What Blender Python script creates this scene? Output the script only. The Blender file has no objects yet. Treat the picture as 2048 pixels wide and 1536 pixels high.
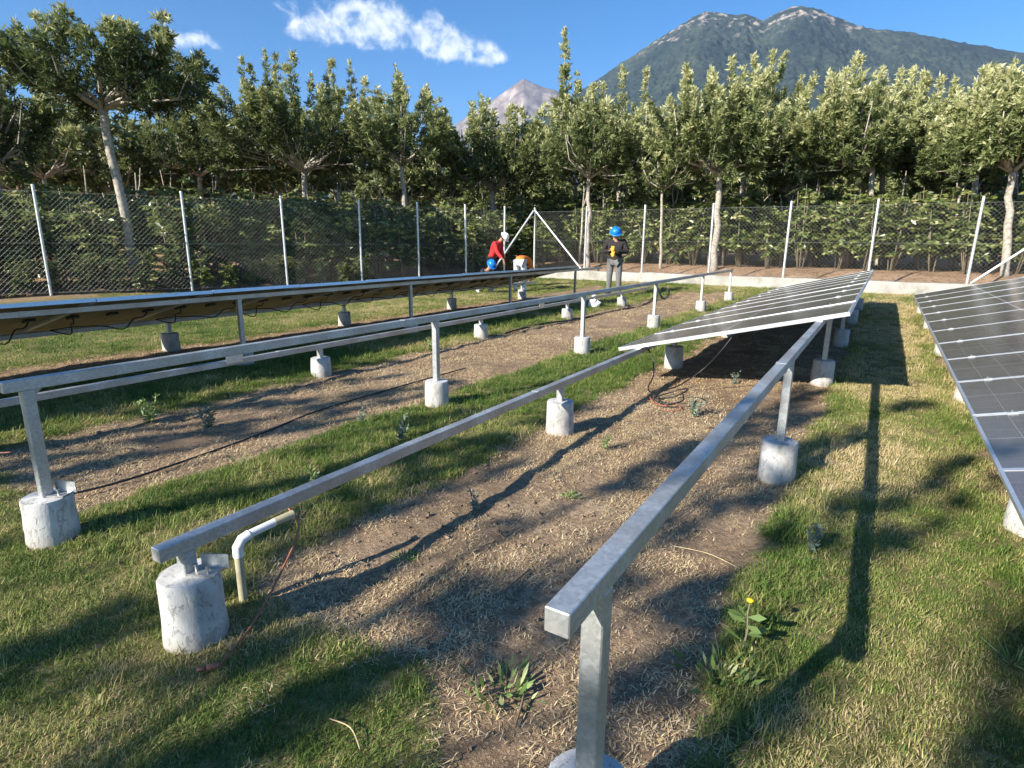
import bpy, math, random
import numpy as np
from mathutils import Vector, Matrix, Euler

random.seed(7)
RNG = np.random.default_rng(11)
scene = bpy.context.scene
COL = scene.collection
W_PX, H_PX, F_PX = 2048.0, 1536.0, 1173.4          # photo size and focal length in photo pixels
YAW, PITCH, ROLL, EYE = 0.5564, 0.23789, 0.00861, 1.40

# ------------------------------------------------------------------ camera
def cam_basis():
    cy, sy = math.cos(YAW), math.sin(YAW)
    f = Vector((-sy*math.cos(PITCH), cy*math.cos(PITCH), -math.sin(PITCH)))
    r = Vector((cy, sy, 0)); u = r.cross(f)
    cr, sr = math.cos(ROLL), math.sin(ROLL)
    return cr*r + sr*u, -sr*r + cr*u, f
CR, CU, CF = cam_basis()
cam_data = bpy.data.cameras.new('camera')
cam = bpy.data.objects.new('camera', cam_data); COL.objects.link(cam)
cam_data.sensor_width = 36.0; cam_data.lens = 36.0*F_PX/W_PX
cam_data.clip_start = 0.05; cam_data.clip_end = 60000
m = Matrix((CR, CU, -CF)).transposed().to_4x4(); m.translation = (0, 0, EYE)
cam.matrix_world = m
scene.camera = cam

def ray(px, py):
    return CF + CR*((px - W_PX/2)/F_PX) - CU*((py - H_PX/2)/F_PX)
def ground_pt(px, py, z=0.0):
    d = ray(px, py); t = (z - EYE)/d.z
    return Vector((d.x*t, d.y*t, z))
def polar_pt(px, py, dist):            # point at a horizontal distance along a pixel's ray
    d = ray(px, py); k = dist/math.hypot(d.x, d.y)
    return Vector((d.x*k, d.y*k, EYE + d.z*k))

# ------------------------------------------------------------------ sky and sun
LIGHT = Vector((0.66, 1.78, -1.0)).normalized()      # direction the sunlight travels
SUN_EL = math.asin(-LIGHT.z); SUN_AZ = math.atan2(-LIGHT.x, -LIGHT.y)
world = bpy.data.worlds.new('World'); scene.world = world
world.use_nodes = True
wn = world.node_tree; wn.nodes.clear()
def N(t, kind, **kw):
    n = t.nodes.new(kind)
    for k, v in kw.items(): setattr(n, k, v)
    return n
w_out = N(wn, 'ShaderNodeOutputWorld'); w_bg = N(wn, 'ShaderNodeBackground'); w_sky = N(wn, 'ShaderNodeTexSky')
w_sky.sky_type = 'NISHITA'; w_sky.sun_disc = False
w_sky.sun_elevation = SUN_EL; w_sky.sun_rotation = SUN_AZ
w_sky.altitude = 1500; w_sky.air_density = 1.0; w_sky.dust_density = 0.4; w_sky.ozone_density = 3.0
SKY_STRENGTH = 0.082
w_bg.inputs['Strength'].default_value = SKY_STRENGTH
# clouds: soft puffs around a few directions of the sky
w_tc = N(wn, 'ShaderNodeTexCoord')
def vmath(t, op, a, b=None, out=0):
    n = N(t, 'ShaderNodeVectorMath', operation=op)
    for i, v in enumerate((a, b)):
        if v is None: continue
        if hasattr(v, 'is_output'): t.links.new(v, n.inputs[i])
        else: n.inputs[i].default_value = v
    return n.outputs['Value'] if op in ('DOT_PRODUCT', 'LENGTH') else n.outputs[0]
def fmath(t, op, a, b=None, c=None, clamp=False):
    n = N(t, 'ShaderNodeMath', operation=op); n.use_clamp = clamp
    for i, v in enumerate((a, b, c)):
        if v is None: continue
        if hasattr(v, 'is_output'): t.links.new(v, n.inputs[i])
        else: n.inputs[i].default_value = v
    return n.outputs[0]
cd = ray(800, 80).normalized()
ce1 = Vector((cd.y, -cd.x, 0)).normalized(); ce2 = ce1.cross(cd)
w_d = w_tc.outputs['Generated']
w_c = fmath(wn, 'MAXIMUM', vmath(wn, 'DOT_PRODUCT', w_d, tuple(cd)), 0.05)
w_u = fmath(wn, 'DIVIDE', vmath(wn, 'DOT_PRODUCT', w_d, tuple(ce1)), w_c)
w_v = fmath(wn, 'DIVIDE', vmath(wn, 'DOT_PRODUCT', w_d, tuple(ce2)), w_c)
def cloud_uv(px, py):
    d = ray(px, py).normalized(); c = d.dot(cd)
    return d.dot(ce1)/c, d.dot(ce2)/c
w_cmb = N(wn, 'ShaderNodeCombineXYZ'); wn.links.new(w_u, w_cmb.inputs[0]); wn.links.new(w_v, w_cmb.inputs[1])
def wnoise(scale, detail, rough, off=0.0):
    n = N(wn, 'ShaderNodeTexNoise'); n.inputs['Scale'].default_value = scale
    n.inputs['Detail'].default_value = detail; n.inputs['Roughness'].default_value = rough
    n.inputs['Distortion'].default_value = 0.35
    o = vmath(wn, 'ADD', w_cmb.outputs[0], (off, off, off)); wn.links.new(o, n.inputs['Vector'])
    return n.outputs['Fac']
blobs = [(612, 62, 30, 13, 1.0), (655, 66, 42, 15, .95), (720, 40, 46, 30, 1.0), (768, 52, 38, 24, 1.0),
         (755, 90, 20, 9, .8), (866, 58, 22, 26, 1.05), (862, 88, 26, 14, 1.0), (905, 90, 40, 22, 1.1), (955, 106, 34, 15, 1.0),
         (990, 112, 18, 11, .95), (345, 74, 50, 17, .62), (390, 86, 50, 12, .5), (600, 20, 90, 18, .42)]
acc = None
for bx, by, sx, sy, amp in blobs:
    u0, v0 = cloud_uv(bx, by)
    a = fmath(wn, 'MULTIPLY', fmath(wn, 'SUBTRACT', w_u, u0), F_PX/sx*0.92)
    b = fmath(wn, 'MULTIPLY', fmath(wn, 'SUBTRACT', w_v, v0), F_PX/sy*0.92)
    r2 = fmath(wn, 'ADD', fmath(wn, 'MULTIPLY', a, a), fmath(wn, 'MULTIPLY', b, b))
    g = fmath(wn, 'MULTIPLY', fmath(wn, 'EXPONENT', fmath(wn, 'MULTIPLY', r2, -0.75)), amp)
    acc = g if acc is None else fmath(wn, 'ADD', acc, g)
cn = fmath(wn, 'ADD', fmath(wn, 'MULTIPLY', fmath(wn, 'SUBTRACT', wnoise(42, 9, .6), 0.5), 3.2),
           fmath(wn, 'MULTIPLY', fmath(wn, 'SUBTRACT', wnoise(16, 3, .5, 3.3), 0.5), 1.4))
dens = fmath(wn, 'ADD', fmath(wn, 'MULTIPLY', fmath(wn, 'MINIMUM', acc, 1.1), 1.25), fmath(wn, 'MULTIPLY', cn, fmath(wn, 'MINIMUM', fmath(wn, 'MULTIPLY', acc, 2.5), 1.0)))
mr = N(wn, 'ShaderNodeMapRange'); mr.interpolation_type = 'SMOOTHSTEP'
wn.links.new(dens, mr.inputs['Value']); mr.inputs['From Min'].default_value = 0.55; mr.inputs['From Max'].default_value = 2.1
mr.inputs['To Max'].default_value = 0.93
front = fmath(wn, 'GREATER_THAN', vmath(wn, 'DOT_PRODUCT', w_d, tuple(cd)), 0.3)
w_mask = fmath(wn, 'MULTIPLY', mr.outputs[0], front)
w_hsv = N(wn, 'ShaderNodeHueSaturation'); wn.links.new(w_sky.outputs[0], w_hsv.inputs['Color'])
w_hsv.inputs['Saturation'].default_value = 1.32; w_hsv.inputs['Value'].default_value = 1.0
w_mix = N(wn, 'ShaderNodeMix', data_type='RGBA')
wn.links.new(w_mask, w_mix.inputs['Factor']); wn.links.new(w_hsv.outputs[0], w_mix.inputs['A'])
w_mix.inputs['B'].default_value = (7.0, 7.3, 7.7, 1)
wn.links.new(w_mix.outputs['Result'], w_bg.inputs['Color']); wn.links.new(w_bg.outputs[0], w_out.inputs['Surface'])

sun_data = bpy.data.lights.new('sun', 'SUN'); sun_data.energy = 5.0; sun_data.angle = math.radians(0.53)
sun_data.color = (1.0, 0.93, 0.82)
sun = bpy.data.objects.new('sun', sun_data); COL.objects.link(sun)
sun.rotation_euler = LIGHT.to_track_quat('-Z', 'Y').to_euler(); sun.location = (-10, -25, 20)
scene.view_settings.view_transform = 'Standard'; scene.view_settings.look = 'None'
scene.view_settings.exposure = 1.18; scene.view_settings.gamma = 1.0; scene.view_settings.use_curve_mapping = False

# ------------------------------------------------------------------ helpers
def value_noise(x, y, seed):
    r = np.random.default_rng(seed); T = r.random((256, 256)).astype(np.float32)
    xi = np.floor(x).astype(int); yi = np.floor(y).astype(int); fx = x - xi; fy = y - yi
    fx = fx*fx*(3 - 2*fx); fy = fy*fy*(3 - 2*fy)
    a = T[xi & 255, yi & 255]; b = T[(xi+1) & 255, yi & 255]; c = T[xi & 255, (yi+1) & 255]; d = T[(xi+1) & 255, (yi+1) & 255]
    return (a*(1-fx) + b*fx)*(1-fy) + (c*(1-fx) + d*fx)*fy
def fbm(x, y, seed, octaves=4, gain=.5):
    s = 0; a = 1.0; t = 0
    for o in range(octaves):
        s = s + a*value_noise(x*2**o + 17.3*o, y*2**o + 9.1*o, seed+o); t += a; a *= gain
    return s/t - .5
def sstep(a, b, x):
    t = np.clip((x - a)/(b - a), 0, 1); return t*t*(3 - 2*t)

def tag(o, label=None, cat=None, group=None, kind=None):
    if label: o['label'] = label
    if cat: o['category'] = cat
    if group: o['group'] = group
    if kind: o['kind'] = kind
    return o
def empty(name, loc=(0, 0, 0), rz=0.0):
    o = bpy.data.objects.new(name, None); COL.objects.link(o); o.location = loc; o.rotation_euler = (0, 0, rz)
    o.empty_display_size = 0.1
    return o
def link(name, me, parent=None, loc=None, rot=None):
    o = bpy.data.objects.new(name, me); COL.objects.link(o)
    if parent: o.parent = parent
    if loc is not None: o.location = loc
    if rot is not None: o.rotation_euler = rot
    return o
class MB:
    def __init__(s): s.v = []; s.f = []; s.mi = []; s.cur = 0
    def add(s, vs, fs):
        o = len(s.v); s.v += [tuple(v) for v in vs]
        for f in fs: s.f.append(tuple(i+o for i in f)); s.mi.append(s.cur)
        return s
    def box(s, c, size, rot=None, bevel=0.0):
        hx, hy, hz = (q/2 for q in size)
        R = rot.to_matrix() if isinstance(rot, Euler) else (rot or Matrix.Identity(3))
        c = Vector(c)
        if bevel <= 0:
            vs = [c + R @ Vector((x*hx, y*hy, z*hz)) for x in (-1, 1) for y in (-1, 1) for z in (-1, 1)]
            return s.add(vs, [(0, 1, 3, 2), (4, 6, 7, 5), (0, 4, 5, 1), (2, 3, 7, 6), (0, 2, 6, 4), (1, 5, 7, 3)])
        vs = []; idx = {}
        for x in (-1, 1):
            for y in (-1, 1):
                for z in (-1, 1):
                    for a in range(3):
                        p = [x*(hx-bevel), y*(hy-bevel), z*(hz-bevel)]; p[a] = (x*hx, y*hy, z*hz)[a]
                        idx[(x, y, z, a)] = len(vs); vs.append(c + R @ Vector(p))
        fs = []
        for a in range(3):
            b, d = (a+1) % 3, (a+2) % 3
            for sg in (-1, 1):
                q = []
                for (i, j) in ((-1, -1), (1, -1), (1, 1), (-1, 1)):
                    k = [0, 0, 0]; k[a] = sg; k[b] = i; k[d] = j; q.append(idx[(*k, a)])
                fs.append(q if sg > 0 else q[::-1])
        for a in range(3):
            b, d = (a+1) % 3, (a+2) % 3
            for i in (-1, 1):
                for j in (-1, 1):
                    k0 = [0, 0, 0]; k1 = [0, 0, 0]; k0[a] = -1; k1[a] = 1
                    for k in (k0, k1): k[b] = i; k[d] = j
                    q = [idx[(*k0, b)], idx[(*k1, b)], idx[(*k1, d)], idx[(*k0, d)]]
                    fs.append(q if i*j < 0 else q[::-1])
        for x in (-1, 1):
            for y in (-1, 1):
                for z in (-1, 1):
                    q = [idx[(x, y, z, a)] for a in range(3)]
                    fs.append(q if x*y*z > 0 else q[::-1])
        return s.add(vs, fs)
    def tube(s, pts, radii, n=8, caps=True):
        pts = [Vector(p) for p in pts]
        if not hasattr(radii, '__len__'): radii = [radii]*len(pts)
        vs = []; prev = None
        for i, p in enumerate(pts):
            t = (pts[min(i+1, len(pts)-1)] - pts[max(i-1, 0)])
            t = t.normalized() if t.length > 1e-9 else Vector((0, 0, 1))
            if prev is None:
                a = t.cross(Vector((0, 0, 1)))
                if a.length < .1: a = t.cross(Vector((1, 0, 0)))
            else: a = prev - t*prev.dot(t)
            a.normalize(); prev = a; b = t.cross(a)
            for k in range(n):
                an = 2*math.pi*k/n; vs.append(p + (a*math.cos(an) + b*math.sin(an))*radii[i])
        fs = []
        for i in range(len(pts)-1):
            for k in range(n):
                fs.append((i*n+k, i*n+(k+1) % n, (i+1)*n+(k+1) % n, (i+1)*n+k))
        if caps: fs.append(tuple(range(n-1, -1, -1))); fs.append(tuple((len(pts)-1)*n+k for k in range(n)))
        return s.add(vs, fs)
    def lathe(s, prof, n=24, c=(0, 0, 0), jit=0.0, rng=None):
        vs = []; c = Vector(c)
        for (r, z) in prof:
            for k in range(n):
                an = 2*math.pi*k/n; q = r*(1 + (rng.normal()*jit if rng is not None else 0))
                vs.append(c + Vector((q*math.cos(an), q*math.sin(an), z + (rng.normal()*jit*.04 if rng is not None else 0))))
        fs = []
        for i in range(len(prof)-1):
            for k in range(n): fs.append((i*n+k, i*n+(k+1) % n, (i+1)*n+(k+1) % n, (i+1)*n+k))
        fs.append(tuple(range(n-1, -1, -1))); fs.append(tuple((len(prof)-1)*n+k for k in range(n)))
        return s.add(vs, fs)
    def mesh(s, name, mats, smooth=False):
        me = bpy.data.meshes.new(name); me.from_pydata(s.v, [], s.f)
        for m_ in (mats if isinstance(mats, (list, tuple)) else [mats]): me.materials.append(m_)
        if max(s.mi, default=0) > 0: me.polygons.foreach_set('material_index', s.mi)
        if smooth is True: me.polygons.foreach_set('use_smooth', [True]*len(me.polygons))
        me.update()
        if smooth == 'auto':
            me.polygons.foreach_set('use_smooth', [True]*len(me.polygons))
            me.set_sharp_from_angle(angle=math.radians(40))
        return me
    def build(s, name, mats, parent=None, smooth=False, loc=None):
        return link(name, s.mesh(name, mats, smooth), parent, loc)
def quads_mesh(name, V, mat, attrs=None, nper=4):
    """V: (n, nper, 3) array of separate polygons; attrs: dict of per-polygon float values"""
    n = len(V); me = bpy.data.meshes.new(name)
    me.vertices.add(n*nper); me.vertices.foreach_set('co', np.ascontiguousarray(V, dtype=np.float32).ravel())
    me.loops.add(n*nper); me.loops.foreach_set('vertex_index', np.arange(n*nper, dtype=np.int32))
    me.polygons.add(n); me.polygons.foreach_set('loop_start', np.arange(0, n*nper, nper, dtype=np.int32))
    me.polygons.foreach_set('loop_total', np.full(n, nper, dtype=np.int32))
    for k, a in (attrs or {}).items():
        at = me.attributes.new(k, 'FLOAT', 'POINT'); at.data.foreach_set('value', np.repeat(np.asarray(a, dtype=np.float32), nper))
    me.materials.append(mat); me.update(calc_edges=True); me.validate()
    return me
def unit(a): return a/np.maximum(np.linalg.norm(a, axis=-1, keepdims=True), 1e-9)
def leaf_quads(pos, d, L, Wd, rng, fat=.45):
    """diamond leaves: base, side, tip, side"""
    d = unit(d); s = unit(np.cross(d, rng.normal(size=d.shape)))
    L = np.asarray(L)[:, None]; Wd = np.asarray(Wd)[:, None]
    return np.stack([pos, pos + d*L*fat + s*Wd/2, pos + d*L, pos + d*L*fat - s*Wd/2], axis=1)

# ------------------------------------------------------------------ materials
def new_mat(name):
    ma = bpy.data.materials.new(name); ma.use_nodes = True
    t = ma.node_tree; b = t.nodes['Principled BSDF']
    return ma, t, b
def noise(t, scale, detail=4, rough=.55, vec=None, dist=0.0, coord='Object'):
    n = N(t, 'ShaderNodeTexNoise'); n.inputs['Scale'].default_value = scale; n.inputs['Detail'].default_value = detail
    n.inputs['Roughness'].default_value = rough; n.inputs['Distortion'].default_value = dist
    if vec is None: vec = N(t, 'ShaderNodeTexCoord').outputs[coord]
    t.links.new(vec, n.inputs['Vector']); return n.outputs['Fac']
def ramp(t, fac, stops):
    r = N(t, 'ShaderNodeValToRGB'); e = r.color_ramp.elements
    while len(e) < len(stops): e.new(.5)
    for q, (p, c) in zip(e, stops): q.position = p; q.color = (*c, 1) if len(c) == 3 else c
    t.links.new(fac, r.inputs[0]); return r.outputs[0]
def bump(t, b, h, strength=.3, dist=.01):
    n = N(t, 'ShaderNodeBump'); n.inputs['Strength'].default_value = strength; n.inputs['Distance'].default_value = dist
    t.links.new(h, n.inputs['Height']); t.links.new(n.outputs[0], b.inputs['Normal'])
def mixc(t, fac, a, b, mode='MIX'):
    n = N(t, 'ShaderNodeMix', data_type='RGBA'); n.blend_type = mode
    for k, v in (('Factor', fac), ('A', a), ('B', b)):
        if hasattr(v, 'is_output'): t.links.new(v, n.inputs[k])
        else: n.inputs[k].default_value = v if k == 'Factor' else (*v, 1)
    return n.outputs['Result']
M = {}
def simple(name, col, rough=.6, metal=0.0, var=.25, scale=20, bumpy=0.0):
    ma, t, b = new_mat(name)
    f = noise(t, scale, 5)
    c = ramp(t, f, [(.3, tuple(q*(1-var) for q in col)), (.7, tuple(min(1, q*(1+var)) for q in col))])
    t.links.new(c, b.inputs['Base Color']); b.inputs['Roughness'].default_value = rough; b.inputs['Metallic'].default_value = metal
    if bumpy: bump(t, b, f, bumpy, .01)
    M[name] = ma; return ma
# galvanised steel with spangle and runs
ma, t, b = new_mat('galvanised_steel'); M['steel'] = ma
tc = N(t, 'ShaderNodeTexCoord').outputs['Object']
vo = N(t, 'ShaderNodeTexVoronoi'); vo.inputs['Scale'].default_value = 110; t.links.new(tc, vo.inputs['Vector'])
sp = N(t, 'ShaderNodeSeparateColor'); t.links.new(vo.outputs['Color'], sp.inputs[0])
f1 = fmath(t, 'ADD', fmath(t, 'MULTIPLY', sp.outputs[0], .25), fmath(t, 'MULTIPLY', noise(t, 5, 6, .65, tc), .75))
c = ramp(t, f1, [(.25, (.38, .40, .40)), (.5, (.50, .52, .52)), (.72, (.64, .66, .65))])
dirt = noise(t, 2.2, 5, .6, tc)
c = mixc(t, ramp(t, dirt, [(.45, (0, 0, 0)), (.65, (.6, .6, .6))]), c, (.34, .28, .21))
t.links.new(c, b.inputs['Base Color']); b.inputs['Metallic'].default_value = .65
t.links.new(fmath(t, 'ADD', fmath(t, 'MULTIPLY', f1, .25), .36), b.inputs['Roughness'])
bump(t, b, noise(t, 90, 3, .5, tc), .08, .002)
# lime-washed concrete with pits
ma, t, b = new_mat('whitewashed_concrete'); M['concrete'] = ma
tc = N(t, 'ShaderNodeTexCoord').outputs['Object']
mp = N(t, 'ShaderNodeMapping'); t.links.new(tc, mp.inputs[0]); mp.inputs['Scale'].default_value = (1, 1, .5)
oi = N(t, 'ShaderNodeObjectInfo'); jig = vmath(t, 'ADD', mp.outputs[0], None); 
t.links.new(oi.outputs['Random'], jig.node.inputs[1])
n1 = noise(t, 9, 6, .65, jig); n2 = noise(t, 38, 5, .7, jig, .8); n3 = noise(t, 3.0, 3, .5, jig)
c = ramp(t, n1, [(.3, (.28, .27, .245)), (.47, (.50, .49, .46)), (.7, (.62, .62, .60))])
pits = ramp(t, n2, [(.38, (1, 1, 1)), (.44, (0, 0, 0))])
c = mixc(t, fmath(t, 'MULTIPLY', pits, .45), c, (.20, .19, .17))
c = mixc(t, ramp(t, n3, [(.48, (0, 0, 0)), (.70, (.35, .35, .35))]), c, (.40, .38, .33))
sz = N(t, 'ShaderNodeSeparateXYZ'); t.links.new(tc, sz.inputs[0])
mud = fmath(t, 'ADD', fmath(t, 'MULTIPLY', sz.outputs[2], -9.0), fmath(t, 'ADD', fmath(t, 'MULTIPLY', n1, 1.4), -.05), clamp=True)
c = mixc(t, fmath(t, 'MULTIPLY', mud, .7), c, (.24, .19, .13))
t.links.new(c, b.inputs['Base Color']); b.inputs['Roughness'].default_value = .9
bump(t, b, fmath(t, 'SUBTRACT', n1, fmath(t, 'MULTIPLY', pits, .5)), .55, .012)
# painted wall
ma, t, b = new_mat('white_wall_paint'); M['wall'] = ma
n1 = noise(t, 1.6, 7, .68); n2 = noise(t, 12, 5, .7)
c = ramp(t, n1, [(.35, (.26, .25, .215)), (.5, (.37, .355, .32)), (.7, (.46, .45, .41))])
c = mixc(t, ramp(t, n2, [(.56, (0, 0, 0)), (.7, (.4, .4, .4))]), c, (.5, .47, .4))
t.links.new(c, b.inputs['Base Color']); b.inputs['Roughness'].default_value = .9; bump(t, b, n2, .3, .01)
# solar glass: cells, gaps, dust
LEN, WID = 2.05, 1.092
ma, t, b = new_mat('solar_glass'); M['glass'] = ma
tc = N(t, 'ShaderNodeTexCoord').outputs['Object']; sx = N(t, 'ShaderNodeSeparateXYZ'); t.links.new(tc, sx.inputs[0])
def gridline(co, pitch, w):
    fr = fmath(t, 'ABSOLUTE', fmath(t, 'SUBTRACT', fmath(t, 'FRACT', fmath(t, 'ADD', fmath(t, 'DIVIDE', co, pitch), .5)), .5))
    return fmath(t, 'LESS_THAN', fr, w/pitch/2)
gx = gridline(sx.outputs[0], LEN/12, .0045); gy = gridline(sx.outputs[1], WID/6, .003)
gm = fmath(t, 'LESS_THAN', fmath(t, 'ABSOLUTE', fmath(t, 'SUBTRACT', sx.outputs[0], LEN/2)), .011)
gh = fmath(t, 'LESS_THAN', fmath(t, 'ABSOLUTE', fmath(t, 'SUBTRACT', sx.outputs[1], WID/2)), .005)
ln = fmath(t, 'MAXIMUM', fmath(t, 'MULTIPLY', fmath(t, 'MAXIMUM', gx, gy), .4), fmath(t, 'MAXIMUM', gm, fmath(t, 'MULTIPLY', gh, .7)))
bb = gridline(sx.outputs[0], LEN/120, .0011)
c = mixc(t, fmath(t, 'MULTIPLY', bb, .12), (.016, .018, .030), (.4, .4, .42))
c = mixc(t, fmath(t, 'MULTIPLY', ln, .8), c, (.38, .38, .40))
dn = noise(t, 2.5, 7, .7, tc); dfac = fmath(t, 'ADD', fmath(t, 'MULTIPLY', dn, .24), .11)
c = mixc(t, dfac, c, (.42, .37, .31))
t.links.new(c, b.inputs['Base Color']); t.links.new(fmath(t, 'ADD', fmath(t, 'MULTIPLY', dn, .22), .10), b.inputs['Roughness'])
b.inputs['IOR'].default_value = 1.5; b.inputs['Coat Weight'].default_value = 0.0
# backsheet: warm cream
ma, t, b = new_mat('panel_backsheet'); M['back'] = ma
tc = N(t, 'ShaderNodeTexCoord').outputs['Object']; sx = N(t, 'ShaderNodeSeparateXYZ'); t.links.new(tc, sx.inputs[0])
gx = gridline(sx.outputs[0], LEN/12, .006); gy = gridline(sx.outputs[1], WID/6, .006)
c = mixc(t, fmath(t, 'MAXIMUM', gx, gy), (.30, .235, .115), (.50, .45, .33))
t.links.new(c, b.inputs['Base Color']); b.inputs['Roughness'].default_value = .55
simple('aluminium', (.70, .72, .74), .38, .75, .08, 30)
simple('black_plastic', (.018, .018, .02), .45, 0, .3, 30)
simple('red_cable', (.32, .12, .07), .5, 0, .3, 30)
simple('pvc', (.78, .80, .82), .45, 0, .12, 9)
simple('pvc_old', (.44, .40, .27), .6, 0, .3, 12)
simple('bolt_steel', (.6, .6, .58), .35, .9, .1, 50)
simple('fence_paint', (.72, .74, .74), .45, .55, .12, 25)
simple('wire', (.34, .35, .34), .5, .5, .1, 30)
simple('bark', (.38, .34, .285), .95, 0, .45, 14, .8)
simple('stem', (.22, .19, .13), .9, 0, .3, 20)
simple('white_plastic', (.82, .84, .88), .35, 0, .06, 18)
simple('clod', (.22, .16, .11), 1, 0, .35, 18, .5)
simple('straw', (.46, .36, .20), .85, 0, .3, 40)
simple('twig', (.20, .14, .09), .9, 0, .3, 40)

def foliage(name, stops, transl=.25, rough=.5, spec=.3, instancer=False):
    ma = bpy.data.materials.new(name); ma.use_nodes = True; t = ma.node_tree; b = t.nodes['Principled BSDF']; out = t.nodes['Material Output']
    at = N(t, 'ShaderNodeAttribute'); at.attribute_name = 'tint'
    if instancer:
        at.attribute_type = 'INSTANCER'
        a2 = N(t, 'ShaderNodeAttribute'); a2.attribute_name = 'blade'
        f = fmath(t, 'ADD', fmath(t, 'MULTIPLY', at.outputs['Fac'], .62), fmath(t, 'MULTIPLY', a2.outputs['Fac'], .38))
    else: f = at.outputs['Fac']
    c = ramp(t, f, stops)
    t.links.new(c, b.inputs['Base Color']); b.inputs['Roughness'].default_value = rough; b.inputs['Specular IOR Level'].default_value = spec
    tr = N(t, 'ShaderNodeBsdfTranslucent'); t.links.new(c, tr.inputs[0])
    mx = N(t, 'ShaderNodeMixShader'); mx.inputs[0].default_value = transl
    t.links.new(b.outputs[0], mx.inputs[1]); t.links.new(tr.outputs[0], mx.inputs[2]); t.links.new(mx.outputs[0], out.inputs['Surface'])
    M[name] = ma; return ma
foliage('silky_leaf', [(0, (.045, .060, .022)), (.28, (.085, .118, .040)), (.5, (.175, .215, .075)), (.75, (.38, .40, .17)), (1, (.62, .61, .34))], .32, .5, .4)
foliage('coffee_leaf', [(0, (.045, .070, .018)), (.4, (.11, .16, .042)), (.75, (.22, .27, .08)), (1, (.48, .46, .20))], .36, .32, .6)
foliage('grass_blade', [(0, (.050, .110, .018)), (.33, (.145, .225, .046)), (.52, (.31, .34, .095)), (.72, (.58, .46, .23)), (1, (.78, .63, .40))], .3, .6, .25, True)
foliage('straw_blade', [(0, (.20, .13, .07)), (.45, (.45, .325, .18)), (.75, (.68, .53, .31)), (1, (.84, .70, .47))], .15, .7, .2, True)
foliage('weed_leaf', [(0, (.11, .19, .05)), (.5, (.22, .31, .10)), (1, (.44, .48, .26))], .25, .5, .3)
foliage('weed_grey', [(0, (.12, .16, .11)), (.5, (.22, .27, .20)), (1, (.36, .40, .32))], .2, .6, .2)
simple('yellow_petal', (.85, .62, .02), .5, 0, .1, 40)

# ------------------------------------------------------------------ terrain
def lawn_mask(x, y):
    """0 on bare earth, 1 on turf (site rows run along +Y)"""
    n = fbm(x*1.6, y*1.6, 5, 4)*.55 + fbm(x*6, y*6, 9, 3)*.22
    near = 1.25 - np.clip(x + 1.15, 0, 1.2)*.95 + n*.35
    def strip(l, r, y0): return np.minimum(np.minimum(x - (l + n*.5), (r + n*.4) - x), (y - y0)*.9)
    a = strip(-2.14, -.28, near); b_ = strip(-5.0, -3.38, 1.15 + n*.4); c_ = strip(-7.95, -7.25, -2.0); d_ = strip(.74, 2.35, .3)
    s = np.maximum(np.maximum(a, b_), np.maximum(c_, d_))
    s = np.where(y > 17.2 + n*1.5, np.minimum(s, 17.2 + n*1.5 - y), s)
    turf = 1 - sstep(-.05, .10, s)
    ang = math.radians(25)
    beyond = np.maximum(y - 19.36, -(x + 11.1)*math.cos(ang) + (y - 19.34)*math.sin(ang))   # past either fence line
    turf = turf*(1 - sstep(-.1, .1, beyond))
    return turf, beyond
def ground_h(x, y):
    x = np.asarray(x, float); y = np.asarray(y, float)
    turf, beyond = lawn_mask(x, y)
    z = fbm(x*.7, y*.7, 21, 3)*.05 + (1-turf)*(fbm(x*7, y*7, 31, 4)*.045 - .02)*(1 - sstep(20, 60, np.hypot(x, y)))
    z = z*(1 - sstep(30, 80, np.hypot(x, y)))
    z = z + sstep(15.5, 19, y)*.10 + sstep(.1, 3.5, beyond)*.50 + sstep(3, 45, beyond)*.7
    return z
def gz(x, y): return float(ground_h(np.array([x]), np.array([y]))[0])
def axis(segs):
    out = []
    for a, b_, st in segs: out += list(np.arange(a, b_ - 1e-6, st))
    return np.array(out + [segs[-1][1]])
GX = axis([(-12000, -2000, 2500), (-2000, -200, 300), (-200, -40, 20), (-40, -16, 2), (-16, -9, .35), (-9, -5.4, .12), (-5.4, -3.2, .06), (-3.2, -2.3, .08), (-2.3, .0, .035), (0, 2.6, .07), (2.6, 8, .4), (8, 40, 4), (40, 200, 20), (200, 2000, 300), (2000, 12000, 2500)])
GY = axis([(-12000, -2000, 2500), (-2000, -200, 300), (-200, -30, 20), (-30, -6, 2), (-6, .2, .3), (.2, 4.5, .045), (4.5, 9, .08), (9, 20, .16), (20, 32, .6), (32, 60, 4), (60, 200, 20), (200, 2000, 300), (2000, 12000, 2500)])
XX, YY = np.meshgrid(GX, GY, indexing='ij')
ZZ = ground_h(XX, YY); TURF, BEY = lawn_mask(XX, YY)
nx, ny = XX.shape
me = bpy.data.meshes.new('ground'); V = np.stack([XX, YY, ZZ], -1).reshape(-1, 3)
I = np.arange(nx*ny).reshape(nx, ny)
Fq = np.stack([I[:-1, :-1], I[1:, :-1], I[1:, 1:], I[:-1, 1:]], -1).reshape(-1, 4)
def grid_mesh(me, V, Fq):
    me.vertices.add(len(V)); me.vertices.foreach_set('co', V.astype(np.float32).ravel())
    me.loops.add(Fq.size); me.loops.foreach_set('vertex_index', Fq.astype(np.int32).ravel())
    me.polygons.add(len(Fq)); me.polygons.foreach_set('loop_start', np.arange(0, Fq.size, 4, dtype=np.int32))
    me.polygons.foreach_set('loop_total', np.full(len(Fq), 4, dtype=np.int32))
    me.polygons.foreach_set('use_smooth', np.ones(len(Fq), dtype=bool)); me.update(calc_edges=True)
grid_mesh(me, V, Fq)
at = me.attributes.new('turf', 'FLOAT', 'POINT'); at.data.foreach_set('value', TURF.astype(np.float32).ravel())
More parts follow.
